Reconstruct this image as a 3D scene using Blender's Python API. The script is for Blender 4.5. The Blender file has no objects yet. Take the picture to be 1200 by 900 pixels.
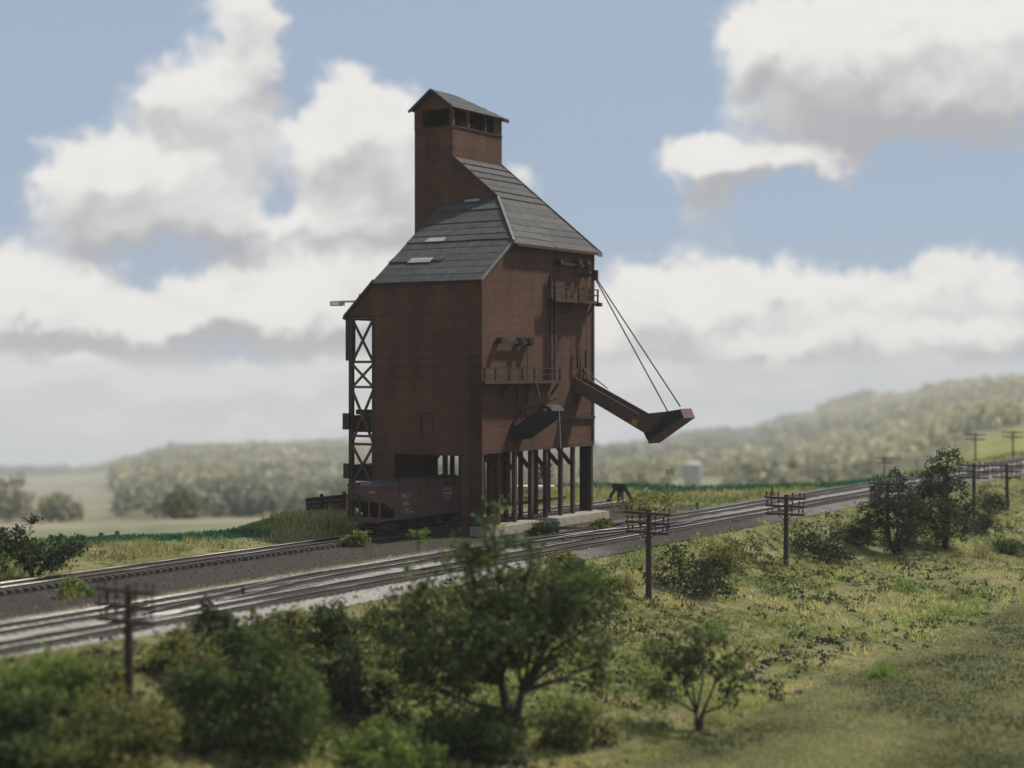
import bpy, math, random
import numpy as np
from mathutils import Vector, Matrix
random.seed(7); RNG = np.random.default_rng(11)
S = bpy.context.scene; COL = S.collection

# ------------------------------------------------------------------ camera, sky, sun, exposure
PHI = math.radians(32); SA, CA = math.sin(PHI), math.cos(PHI)
CAM = Vector((-106.1, -69.0, 12.36)); FPX = 1954.45; HOR = 435.0
cd = bpy.data.cameras.new('camera'); cam = bpy.data.objects.new('camera', cd); COL.objects.link(cam)
cam.location = CAM; cam.rotation_euler = (math.radians(90), 0, PHI - math.radians(90))
cd.sensor_width = 36; cd.lens = FPX / 1200 * 36; cd.shift_y = -15 / 1200
cd.clip_start = 0.5; cd.clip_end = 30000
cd.dof.use_dof = True; cd.dof.focus_distance = 121; cd.dof.aperture_fstop = 0.115
S.camera = cam
S.view_settings.view_transform = 'Standard'; S.view_settings.look = 'None'
S.view_settings.exposure = 0.2; S.view_settings.gamma = 1; S.view_settings.use_curve_mapping = False
S.cycles.use_denoising = True
S.cycles.max_bounces = 6; S.cycles.transparent_max_bounces = 8; S.cycles.volume_bounces = 0
TO_SUN = Vector((0.55, -0.25, 0.80)).normalized()
sl = bpy.data.lights.new('sun', 'SUN'); so = bpy.data.objects.new('sun', sl); COL.objects.link(so)
sl.energy = 4.9; sl.angle = math.radians(3.0); sl.color = (1.0, 0.94, 0.84)
so.rotation_euler = TO_SUN.to_track_quat('Z', 'Y').to_euler(); so.location = (60, 30, 120)

W = bpy.data.worlds.new('World'); S.world = W; W.use_nodes = True
def build_sky():
    nt = W.node_tree; nt.nodes.clear(); N = nt.nodes.new; L = nt.links.new
    def vm(op, a, b=None, c=None):
        n = N('ShaderNodeVectorMath'); n.operation = op
        for i, s in enumerate((a, b, c)):
            if s is None: continue
            if hasattr(s, 'is_linked'): L(s, n.inputs[i])
            elif isinstance(s, (int, float)): n.inputs['Scale'].default_value = s
            else: n.inputs[i].default_value = s
        return n.outputs['Value'] if op in ('DOT_PRODUCT', 'LENGTH') else n.outputs[0]
    def mt(op, a, b=None, c=None, clamp=False):
        n = N('ShaderNodeMath'); n.operation = op; n.use_clamp = clamp
        for i, s in enumerate((a, b, c)):
            if s is None: continue
            if hasattr(s, 'is_linked'): L(s, n.inputs[i])
            else: n.inputs[i].default_value = s
        return n.outputs[0]
    def smooth(x, a, b):
        n = N('ShaderNodeMapRange'); n.interpolation_type = 'SMOOTHSTEP'; n.clamp = True
        L(x, n.inputs[0]); n.inputs[1].default_value = a; n.inputs[2].default_value = b
        return n.outputs[0]
    def noise(vec, sc, det=4, rough=.55, color=False):
        n = N('ShaderNodeTexNoise'); n.inputs['Scale'].default_value = sc; n.inputs['Detail'].default_value = det
        n.inputs['Roughness'].default_value = rough; L(vec, n.inputs['Vector'])
        return n.outputs['Color'] if color else n.outputs[0]
    tc = N('ShaderNodeTexCoord'); d = tc.outputs['Generated']
    X = vm('DOT_PRODUCT', d, (SA, -CA, 0)); D = vm('DOT_PRODUCT', d, (CA, SA, 0)); Z = vm('DOT_PRODUCT', d, (0, 0, 1))
    az = mt('ARCTAN2', X, D); el = mt('ARCSINE', Z)
    cb = N('ShaderNodeCombineXYZ'); L(mt('MULTIPLY', az, 19.54), cb.inputs[0]); L(mt('MULTIPLY', el, 19.54), cb.inputs[1])
    p0 = cb.outputs[0]
    w1 = vm('MULTIPLY_ADD', noise(p0, 1.1, 3, .6, True), (1.1, .9, 0), (-.55, -.45, 0))
    w2 = vm('MULTIPLY_ADD', noise(p0, 4.0, 5, .62, True), (.42, .40, 0), (-.21, -.20, 0))
    p = vm('ADD', vm('ADD', p0, w1), w2)
    B = [(285, 12, 42, 48, 1.25), (312, 70, 40, 32, .9), (215, 95, 52, 36, 1.2), (272, 140, 58, 40, 1.1), (140, 190, 72, 46, 1.2), (82, 215, 46, 45, .9),
         (222, 215, 80, 40, 1.1), (150, 258, 115, 24, .85), (415, 128, 55, 42, 1.35), (368, 165, 32, 32, .8), (452, 160, 58, 52, 1.2), (420, 215, 90, 38, 1.1), (390, 260, 125, 24, .9),
         (344, 95, 22, 75, -.75), (332, 228, 20, 30, -.6), (192, 314, 40, 12, -.3), (20, 120, 50, 80, -.4), (20, 255, 45, 25, -.35),
         (45, 325, 75, 38, 1.1), (300, 330, 110, 38, 1.05), (430, 325, 90, 45, 1.), (100, 380, 150, 38, .7), (330, 385, 120, 26, .6), (90, 450, 130, 28, .5), (420, 450, 150, 30, .5), (608, 208, 26, 22, .9), (300, 418, 45, 12, -.4),
         (1010, 30, 135, 55, 1.3), (1130, 70, 150, 65, 1.4), (960, 85, 95, 42, 1.), (1070, 130, 125, 30, 1.1), (880, 50, 38, 32, .75),
         (832, 184, 52, 26, 1.3), (925, 186, 85, 22, 1.2), (830, 228, 42, 42, 1.15), (845, 128, 30, 14, .35), (700, 140, 50, 14, .35),
         (775, 332, 80, 36, 1.15), (900, 345, 110, 30, 1.05), (1040, 340, 80, 26, .7), (1128, 302, 42, 30, .8), (1180, 340, 70, 38, .9), (760, 400, 130, 30, .8), (1000, 410, 200, 34, .75), (900, 378, 160, 9, -.25),
         (60, 368, 60, 20, .85), (185, 374, 62, 20, .85), (315, 358, 66, 22, .85), (425, 372, 55, 20, .85), (780, 372, 66, 20, .85), (885, 398, 60, 18, .85), (1010, 384, 62, 20, .85), (1135, 390, 60, 20, .85),
         (75, 432, 70, 19, .85), (235, 445, 66, 18, .85), (385, 428, 60, 18, .85), (750, 448, 70, 18, .85), (905, 446, 60, 16, .55), (1030, 425, 60, 14, .5), (110, 492, 80, 16, .55), (280, 500, 70, 14, .5), (410, 484, 60, 14, .5), (730, 492, 60, 14, .5), (850, 488, 50, 12, .45),
         (1040, 250, 170, 42, -.4), (690, 70, 130, 110, -.5), (770, 255, 30, 40, -.3)]
    def density(pv):
        acc = None
        for (u, v, sx, sy, w) in B:
            t = math.atan((u - 600) / 1954.); cx = t * 19.54; cy = math.atan((435 - v) / 1954. * math.cos(t)) * 19.54
            ix, iy = 100. / sx * .88, 100. / sy * .88
            q = vm('MULTIPLY_ADD', pv, (ix, iy, 0), (-cx * ix, -cy * iy, 0))
            e = mt('POWER', .36788, vm('DOT_PRODUCT', q, q))
            acc = mt('MULTIPLY', e, w) if acc is None else mt('MULTIPLY_ADD', e, w, acc)
        sp = N('ShaderNodeSeparateXYZ'); L(pv, sp.inputs[0])
        low = mt('MULTIPLY', mt('SUBTRACT', 1.0, smooth(sp.outputs[1], -.5, 1.1)), .36)
        # beyond the frame the same broken cloud goes on
        out = mt('MAXIMUM', smooth(mt('ABSOLUTE', sp.outputs[0]), 6.3, 9.5), smooth(sp.outputs[1], 4.6, 7.5))
        gen = mt('MULTIPLY', mt('MULTIPLY', smooth(noise(d, 3.2, 4, .55), .43, .68), 1.1), out)
        return mt('ADD', mt('ADD', acc, low), gen)
    d1 = density(p)
    d2 = density(vm('ADD', p, (-.05, .30, 0)))
    fine = noise(p0, 3.6, 8, .62)
    dd = mt('ADD', d1, mt('MULTIPLY_ADD', fine, .8, -.40))
    cover = smooth(dd, .26, 1.08)
    st = vm('MULTIPLY', p0, (1, 1.6, 1))
    g = mt('MAXIMUM', mt('MULTIPLY', mt('SUBTRACT', d2, d1), 1.15), -.5)
    nz = mt('MULTIPLY_ADD', noise(vm('ADD', st, w1), 1.35, 6, .57), 1.7, -.85)
    shade = smooth(mt('ADD', mt('ADD', g, nz), mt('MULTIPLY', smooth(d2, 1.2, 2.4), .10)), -.62, .95)
    sky = N('ShaderNodeTexSky'); sky.sky_type = 'NISHITA'; sky.sun_disc = False
    sky.sun_elevation = math.asin(TO_SUN.z); sky.sun_rotation = math.atan2(TO_SUN.x, TO_SUN.y)
    sky.air_density = 1.0; sky.dust_density = .6; sky.ozone_density = 1.5
    cz = N('ShaderNodeCombineXYZ'); sd = N('ShaderNodeSeparateXYZ'); L(d, sd.inputs[0])
    L(sd.outputs[0], cz.inputs[0]); L(sd.outputs[1], cz.inputs[1]); L(mt('MAXIMUM', sd.outputs[2], .03), cz.inputs[2]); L(cz.outputs[0], sky.inputs['Vector'])
    tint = N('ShaderNodeMix'); tint.data_type = 'RGBA'; tint.inputs[0].default_value = .9
    L(sky.outputs[0], tint.inputs[6]); tint.inputs[7].default_value = (3.15, 3.85, 4.95, 1)
    cl = N('ShaderNodeMix'); cl.data_type = 'RGBA'; L(shade, cl.inputs[0])
    cl.inputs[6].default_value = (7.45, 7.3, 7.0, 1); cl.inputs[7].default_value = (3.95, 3.95, 4.1, 1)
    mx = N('ShaderNodeMix'); mx.data_type = 'RGBA'; L(mt('MULTIPLY', cover, .97), mx.inputs[0]); L(tint.outputs[2], mx.inputs[6]); L(cl.outputs[2], mx.inputs[7])
    bg = N('ShaderNodeBackground'); bg.inputs['Strength'].default_value = .1; L(mx.outputs[2], bg.inputs['Color'])
    o = N('ShaderNodeOutputWorld'); L(bg.outputs[0], o.inputs['Surface'])
build_sky()

# ------------------------------------------------------------------ helpers
def tag(o, label=None, cat=None, group=None, kind=None):
    if label: o['label'] = label
    if cat: o['category'] = cat
    if group: o['group'] = group
    if kind: o['kind'] = kind
    return o
def empty(name, loc=(0, 0, 0), rz=0, label=None, cat=None, group=None):
    o = bpy.data.objects.new(name, None); COL.objects.link(o); o.location = loc; o.rotation_euler = (0, 0, rz); o.empty_display_size = .3
    return tag(o, label, cat, group)
def link(name, me, parent=None, loc=None):
    o = bpy.data.objects.new(name, me); COL.objects.link(o)
    if parent: o.parent = parent
    if loc is not None: o.location = loc
    return o
def np_mesh(name, V, F, mats, smooth=False, attrs=None, mi=None):
    V = np.asarray(V, dtype=np.float32).reshape(-1, 3); F = np.asarray(F, dtype=np.int32)
    me = bpy.data.meshes.new(name); n, k = F.shape
    me.vertices.add(len(V)); me.vertices.foreach_set('co', V.ravel())
    me.loops.add(n * k); me.loops.foreach_set('vertex_index', F.ravel())
    me.polygons.add(n); me.polygons.foreach_set('loop_start', np.arange(0, n * k, k, dtype=np.int32))
    if smooth: me.polygons.foreach_set('use_smooth', np.ones(n, dtype=bool))
    for m in (mats if isinstance(mats, (list, tuple)) else [mats]): me.materials.append(m)
    if mi is not None: me.polygons.foreach_set('material_index', np.asarray(mi, dtype=np.int32))
    for nm, a in (attrs or {}).items():
        at = me.attributes.new(nm, 'FLOAT', 'POINT'); at.data.foreach_set('value', np.asarray(a, dtype=np.float32).ravel())
    me.update(); me.validate()
    return me
class MB:
    def __init__(s): s.v = []; s.f = []; s.m = []; s.mi = 0
    def add(s, vs, fs):
        b = len(s.v); s.v += [tuple(q) for q in vs]; s.f += [tuple(b + i for i in f) for f in fs]; s.m += [s.mi] * len(fs); return s
    def box(s, x0, x1, y0, y1, z0, z1):
        return s.add([(x0, y0, z0), (x1, y0, z0), (x1, y1, z0), (x0, y1, z0), (x0, y0, z1), (x1, y0, z1), (x1, y1, z1), (x0, y1, z1)],
                     [(3, 2, 1, 0), (4, 5, 6, 7), (0, 1, 5, 4), (1, 2, 6, 5), (2, 3, 7, 6), (3, 0, 4, 7)])
    def quad(s, a, b, c, d): return s.add([a, b, c, d], [(0, 1, 2, 3)])
    def beam(s, p, q, w, h=None, up=(0, 0, 1)):
        p, q = Vector(p), Vector(q); h = h or w; d = (q - p).normalized(); u = Vector(up)
        if abs(d.dot(u)) > .98: u = Vector((1, 0, 0))
        r = d.cross(u).normalized(); u = r.cross(d).normalized(); r = r * w / 2; u = u * h / 2
        return s.add([p - r - u, p + r - u, p + r + u, p - r + u, q - r - u, q + r - u, q + r + u, q - r + u],
                     [(3, 2, 1, 0), (4, 5, 6, 7), (0, 1, 5, 4), (1, 2, 6, 5), (2, 3, 7, 6), (3, 0, 4, 7)])
    def tube(s, path, radii, n=8, cap=True):
        path = [Vector(p) for p in path]; rings = []
        for i, p in enumerate(path):
            d = (path[min(i + 1, len(path) - 1)] - path[max(i - 1, 0)]).normalized()
            a = Vector((0, 0, 1)) if abs(d.z) < .9 else Vector((1, 0, 0))
            r = d.cross(a).normalized(); u = r.cross(d)
            rad = radii[i] if isinstance(radii, (list, tuple)) else radii
            rings.append([p + (r * math.cos(2 * math.pi * k / n) + u * math.sin(2 * math.pi * k / n)) * rad for k in range(n)])
        vs = [q for r_ in rings for q in r_]; fs = []
        for i in range(len(path) - 1):
            for k in range(n): fs.append((i * n + k, i * n + (k + 1) % n, (i + 1) * n + (k + 1) % n, (i + 1) * n + k))
        if cap: fs += [tuple(range(n))[::-1], tuple((len(path) - 1) * n + k for k in range(n))]
        return s.add(vs, fs)
    def prism(s, pts, fn, a, b):       # pts: 2-D outline, fn(u, v, w) -> xyz, extruded from w=a to w=b
        n = len(pts); vs = [fn(u, v, a) for u, v in pts] + [fn(u, v, b) for u, v in pts]
        fs = [tuple(range(n))[::-1], tuple(range(n, 2 * n))] + [(i, (i + 1) % n, n + (i + 1) % n, n + i) for i in range(n)]
        return s.add(vs, fs)
    def mesh(s, name, mats, smooth=False):
        me = bpy.data.meshes.new(name); me.from_pydata(s.v, [], s.f)
        for m in (mats if isinstance(mats, (list, tuple)) else [mats]): me.materials.append(m)
        me.polygons.foreach_set('material_index', s.m)
        if smooth: me.polygons.foreach_set('use_smooth', [True] * len(s.f))
        import bmesh
        bm = bmesh.new(); bm.from_mesh(me); bmesh.ops.recalc_face_normals(bm, faces=bm.faces); bm.to_mesh(me); bm.free()
        me.update(); return me
    def build(s, name, mats, parent=None, smooth=False, loc=None): return link(name, s.mesh(name, mats, smooth), parent, loc)

def mat(name, c1, c2=None, scale=2., rough=.85, bump=.0, bscale=None, metal=0., stretch=(1, 1, 1), spread=(.35, .65), tint=None, extra=None, rnd=0., spec=.3):
    m = bpy.data.materials.new(name); m.use_nodes = True; nt = m.node_tree; N = nt.nodes.new; L = nt.links.new
    b = nt.nodes['Principled BSDF']; b.inputs['Roughness'].default_value = rough; b.inputs['Metallic'].default_value = metal
    b.inputs['Specular IOR Level'].default_value = spec
    tc = N('ShaderNodeTexCoord'); mp = N('ShaderNodeMapping'); mp.inputs['Scale'].default_value = stretch; L(tc.outputs['Object'], mp.inputs[0])
    out = None
    if c2 is None: b.inputs['Base Color'].default_value = (*c1, 1)
    else:
        no = N('ShaderNodeTexNoise'); no.inputs['Scale'].default_value = scale; no.inputs['Detail'].default_value = 8; no.inputs['Roughness'].default_value = .65; L(mp.outputs[0], no.inputs['Vector'])
        rp = N('ShaderNodeMapRange'); rp.inputs[1].default_value, rp.inputs[2].default_value = spread; L(no.outputs[0], rp.inputs[0])
        fac = rp.outputs[0]
        if tint:
            at = N('ShaderNodeAttribute'); at.attribute_name = tint
            ad = N('ShaderNodeMath'); ad.operation = 'MULTIPLY_ADD'; ad.use_clamp = True; L(fac, ad.inputs[0]); ad.inputs[1].default_value = .35; L(at.outputs['Fac'], ad.inputs[2]); fac = ad.outputs[0]
        mx = N('ShaderNodeMix'); mx.data_type = 'RGBA'; L(fac, mx.inputs[0]); mx.inputs[6].default_value = (*c1, 1); mx.inputs[7].default_value = (*c2, 1); out = mx.outputs[2]
        if rnd:
            oi = N('ShaderNodeObjectInfo'); ma = N('ShaderNodeMapRange'); L(oi.outputs['Random'], ma.inputs[0]); ma.inputs[3].default_value = 1 - rnd; ma.inputs[4].default_value = 1 + rnd
            hs = N('ShaderNodeHueSaturation'); L(out, hs.inputs['Color']); L(ma.outputs[0], hs.inputs['Value']); out = hs.outputs[0]
        if extra: out = extra(nt, tc, out)
        L(out, b.inputs['Base Color'])
    if bump:
        n2 = N('ShaderNodeTexNoise'); n2.inputs['Scale'].default_value = bscale or scale * 4; n2.inputs['Detail'].default_value = 6; L(mp.outputs[0], n2.inputs['Vector'])
        bp = N('ShaderNodeBump'); bp.inputs['Strength'].default_value = bump; bp.inputs['Distance'].default_value = .05; L(n2.outputs[0], bp.inputs['Height']); L(bp.outputs[0], b.inputs['Normal'])
    return m
def leaf_mat(name, c1, c2, trans=.45):
    m = bpy.data.materials.new(name); m.use_nodes = True; nt = m.node_tree; N = nt.nodes.new; L = nt.links.new
    b = nt.nodes['Principled BSDF']; b.inputs['Roughness'].default_value = .7; b.inputs['Specular IOR Level'].default_value = .2
    at = N('ShaderNodeAttribute'); at.attribute_name = 'tint'
    mx = N('ShaderNodeMix'); mx.data_type = 'RGBA'; L(at.outputs['Fac'], mx.inputs[0]); mx.inputs[6].default_value = (*c1, 1); mx.inputs[7].default_value = (*c2, 1)
    L(mx.outputs[2], b.inputs['Base Color'])
    tr = N('ShaderNodeBsdfTranslucent'); L(mx.outputs[2], tr.inputs['Color'])
    ms = N('ShaderNodeMixShader'); ms.inputs[0].default_value = trans; L(b.outputs[0], ms.inputs[1]); L(tr.outputs[0], ms.inputs[2])
    L(ms.outputs[0], nt.nodes['Material Output'].inputs['Surface'])
    return m
def boards(step, amt):
    def ex(nt, tc, col):
        N = nt.nodes.new; L = nt.links.new
        sp = N('ShaderNodeSeparateXYZ'); L(tc.outputs['Object'], sp.inputs[0])
        dv = N('ShaderNodeMath'); dv.operation = 'DIVIDE'; L(sp.outputs[2], dv.inputs[0]); dv.inputs[1].default_value = step
        fl = N('ShaderNodeMath'); fl.operation = 'FLOOR'; L(dv.outputs[0], fl.inputs[0])
        wn = N('ShaderNodeTexWhiteNoise'); wn.noise_dimensions = '1D'; L(fl.outputs[0], wn.inputs['W'])
        mr = N('ShaderNodeMapRange'); L(wn.outputs['Value'], mr.inputs[0]); mr.inputs[3].default_value = 1 - amt; mr.inputs[4].default_value = 1 + amt
        mpp = N('ShaderNodeMapping'); mpp.inputs['Scale'].default_value = (.45, .45, .16); L(tc.outputs['Object'], mpp.inputs[0])
        n = N('ShaderNodeTexNoise'); n.inputs['Scale'].default_value = 1.0; n.inputs['Detail'].default_value = 7; L(mpp.outputs[0], n.inputs['Vector'])
        m2 = N('ShaderNodeMapRange'); L(n.outputs[0], m2.inputs[0]); m2.inputs[1].default_value = .35; m2.inputs[2].default_value = .7; m2.inputs[3].default_value = .66; m2.inputs[4].default_value = 1.12
        mu = N('ShaderNodeMath'); mu.operation = 'MULTIPLY'; L(mr.outputs[0], mu.inputs[0]); L(m2.outputs[0], mu.inputs[1])
        hs = N('ShaderNodeHueSaturation'); L(col, hs.inputs['Color']); L(mu.outputs[0], hs.inputs['Value']); return hs.outputs[0]
    return ex
def mottle(nt, tc, col):
    N = nt.nodes.new; L = nt.links.new; n = N('ShaderNodeTexNoise'); n.inputs['Scale'].default_value = .55; n.inputs['Detail'].default_value = 9; n.inputs['Roughness'].default_value = .75; L(tc.outputs['Object'], n.inputs['Vector'])
    r = N('ShaderNodeMapRange'); L(n.outputs[0], r.inputs[0]); r.inputs[1].default_value = .3; r.inputs[2].default_value = .68; r.inputs[3].default_value = .68; r.inputs[4].default_value = 1.15
    h = N('ShaderNodeHueSaturation'); L(col, h.inputs['Color']); L(r.outputs[0], h.inputs['Value']); return h.outputs[0]
M = dict(
    siding=mat('red_brown_siding', (.074, .034, .0195), (.112, .052, .029), 1.3, .9, .25, 14, extra=boards(.21, .10), stretch=(1, 1, 2.5)),
    timber=mat('dark_timber', (.042, .026, .019), (.075, .043, .03), 3, .9, .3, 20, stretch=(3, 3, .6)),
    iron=mat('dark_iron', (.02, .015, .013), (.04, .028, .023), 4, .6, .1, 30),
    chute=mat('chute_plate', (.075, .05, .042), (.11, .07, .055), 2.5, .8, .1, 25),
    black=mat('coal_black', (.012, .012, .013), (.028, .027, .027), 5, .8, .2, 30),
    roof=mat('grey_roofing', (.03, .03, .03), (.062, .062, .06), 1.6, .85, .2, 18, rnd=.22, stretch=(1, 1, 1)),
    patch=mat('pale_patch', (.24, .235, .225), (.32, .31, .295), 3, .8),
    deck=mat('roof_deck', (.03, .03, .03), (.05, .05, .05), 3, .9),
    trim=mat('weathered_trim', (.13, .11, .09), (.22, .19, .155), 3, .9),
    concrete=mat('old_concrete', (.17, .152, .118), (.26, .236, .185), 1.5, .95, .4, 12),
    gravel=mat('pale_ballast', (.05, .047, .042), (.30, .287, .262), 9, .97, .9, 30, tint='soot', spec=.05, extra=mottle),
    rail_web=mat('rusty_rail', (.022, .017, .014), (.04, .03, .024), 4, .7),
    rail_top=mat('worn_rail_top', (.07, .065, .058), (.30, .285, .265), .35, .35, metal=1.0, stretch=(.25, 1, 1)),
    rail_edge=mat('worn_rail_corner_glints', (.05, .042, .036), (.62, .59, .54), .16, .4, metal=1.0, stretch=(.35, 1, 1), spread=(.46, .64)),  # bright stretches in the bevel colour set where short glints show
    tie=mat('creosoted_tie', (.045, .041, .036), (.10, .094, .084), 3, .95, .3, 20),
    pole=mat('pole_wood', (.034, .024, .019), (.06, .043, .033), 3, .9, .3, 20, stretch=(3, 3, .5)),
    bark=mat('bark', (.03, .024, .018), (.055, .045, .035), 4, .95, .5, 18),
    car=mat('oxide_red_car', (.074, .042, .033), (.108, .060, .047), 1.2, .8, .1, 15, stretch=(1.5, 1.5, .5)),
    white=mat('faded_white_paint', (.20, .18, .17), (.28, .26, .245), 4, .8),
    tank=mat('white_tank_paint', (.5, .48, .46), (.62, .6, .57), 2, .6),
    grey=mat('grey_metal', (.25, .26, .26), (.36, .37, .36), 3, .6),
    coal=mat('coal_lumps', (.02, .02, .021), (.06, .06, .062), 6, .38, .6, 12, spec=.6),
    silo=mat('silo_concrete', (.36, .34, .32), (.45, .43, .40), .4, .9),
    frame=mat('rusty_frame_timber', (.085, .042, .02), (.14, .066, .028), 2, .9),
    pale=mat('lamp_glass', (.7, .7, .66), None, rough=.3),
    yellow=mat('yellow_mark', (.35, .25, .03), (.28, .2, .03), 6, .8),
    rope=mat('rope', (.3, .27, .2), (.4, .36, .28), 8, .9),
    plank=mat('dark_plank', (.05, .033, .028), (.09, .06, .05), 3, .9, .3, 18, rnd=.2),
)

# ------------------------------------------------------------------ terrain
def sstep(x, a, b): t = np.clip((x - a) / (b - a), 0, 1); return t * t * (3 - 2 * t)
_lat = RNG.random((4, 256, 256)).astype(np.float32)
def vnoise(x, y, sc, ch=0):
    x = np.asarray(x) / sc + 1000.; y = np.asarray(y) / sc + 1000.; i = np.floor(x).astype(int); j = np.floor(y).astype(int); fx = x - i; fy = y - j
    fx = fx * fx * (3 - 2 * fx); fy = fy * fy * (3 - 2 * fy); T = _lat[ch]
    return (T[i % 256, j % 256] * (1 - fx) + T[(i + 1) % 256, j % 256] * fx) * (1 - fy) + (T[i % 256, (j + 1) % 256] * (1 - fx) + T[(i + 1) % 256, (j + 1) % 256] * fx) * fy
def fbm(x, y, sc, o=4, ch=0): return sum(vnoise(x, y, sc / 2 ** k, (ch + k) % 4) * .5 ** k for k in range(o)) / sum(.5 ** k for k in range(o))
def y_edge(x): return np.interp(x, [-900, -60, -24, -18, -12, 3, 30, 45, 48, 60, 68, 78, 93, 115, 150, 320, 900], [60, 25, 19, 15, 12.5, 18, 20, 15, 11.5, 3, -3.2, -4.4, -3.6, -3, -1, 3, 20])
DK = [150, 250, 330, 420, 700, 1400, 2600, 4400, 5400, 8000]
UK = [0, 100, 150, 200, 300, 400, 550, 700, 870, 940, 1000, 1060, 1100, 1150, 1200, 1500]
VK = np.array([
    [690, 665, 648, 628, 608, 584, 567, 557, 562, 565], [690, 665, 648, 628, 608, 584, 567, 557, 562, 565], [690, 660, 642, 622, 604, 582, 563, 547, 555, 565], [690, 655, 634, 615, 603, 576, 548, 533, 542, 565],
    [690, 655, 634, 614, 602, 575, 546, 531, 540, 565], [690, 650, 630, 612, 600, 574, 546, 528, 538, 565], [690, 645, 625, 605, 592, 568, 545, 530, 540, 565], [690, 635, 612, 596, 586, 564, 545, 532, 540, 565],
    [690, 630, 608, 592, 580, 556, 532, 512, 522, 565], [690, 628, 606, 590, 577, 550, 520, 491, 503, 565], [680, 624, 602, 586, 572, 545, 508, 470, 482, 560], [665, 610, 588, 575, 563, 535, 493, 460, 470, 560],
    [645, 585, 558, 545, 535, 515, 480, 454, 465, 560], [640, 575, 543, 522, 510, 500, 470, 452, 462, 560], [640, 566, 534, 512, 500, 490, 466, 449, 460, 560], [640, 560, 530, 508, 496, 486, 466, 455, 462, 560]], dtype=float)
def polar(x, y):
    dx = np.asarray(x) - CAM.x; dy = np.asarray(y) - CAM.y; X = SA * dx - CA * dy; D = CA * dx + SA * dy
    az = np.arctan2(X, D); r = np.hypot(X, D); azc = np.clip(az, -math.radians(30), math.radians(30))
    return 600 + 1954.45 * np.tan(azc), r * np.cos(azc), az, r
def far_z(x, y):
    u, D, az, r = polar(x, y); ld = np.log(np.clip(D, 150, 8000)); lk = np.log(DK)
    cols = np.stack([np.interp(ld.ravel(), lk, VK[i]) for i in range(len(UK))])
    ui = np.clip(u.ravel(), UK[0], UK[-1] - 1e-3); k = np.clip(np.searchsorted(UK, ui, side='right') - 1, 0, len(UK) - 2); U = np.array(UK, dtype=float)
    t = (ui - U[k]) / (U[k + 1] - U[k]); t = t * t * (3 - 2 * t); ar = np.arange(ui.size)
    v = (cols[k, ar] * (1 - t) + cols[k + 1, ar] * t).reshape(np.shape(u))
    return CAM.z - (v - HOR) * np.clip(D, 150, 8000) / FPX + (fbm(x, y, 240, 3, 1) - .5) * 16 * sstep(r, 500, 2500)
def near_z(x, y):
    x = np.asarray(x, dtype=float); y = np.asarray(y, dtype=float)
    z = np.interp(y, [-300, -60, -36, -28, -24, -19, -14.6, -13.2, 8.4, 11, 20, 80], [-5.4, -5.1, -4.95, -4.2, -3.5, -2.6, -.6, -.12, -.12, .2, .6, 1.0])
    z = z + .45 * sstep(-y, 33.5, 40)
    z = z + .9 * sstep(-x, 42, 58) * np.exp(-((y + 19) / 5) ** 2)
    off = np.maximum(sstep(-y, 14, 18), sstep(y, 9, 13))
    return z + off * ((fbm(x, y, 7, 4) - .5) * .7 + (fbm(x, y, 30, 2, 2) - .5) * .8 * sstep(-y, 20, 30))
def ground_z(x, y):
    x = np.asarray(x, dtype=float); y = np.asarray(y, dtype=float)
    s = y - y_edge(x); t = sstep(s, 0, 26); nz = near_z(x, y)
    return np.where(t > 0, nz * (1 - t) + far_z(x, y) * t, nz)
def on_ground(u, v):               # the point of the terrain that this sight line meets
    d = Vector((SA * (u - 600) / FPX + CA, -CA * (u - 600) / FPX + SA, (HOR - v) / FPX)); t = 30.
    for _ in range(6000):
        p = CAM + d * t
        if p.z <= float(ground_z(p.x, p.y)): break
        t += .15 if t < 300 else .6
    return Vector((p.x, p.y, float(ground_z(p.x, p.y)))), t
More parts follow.
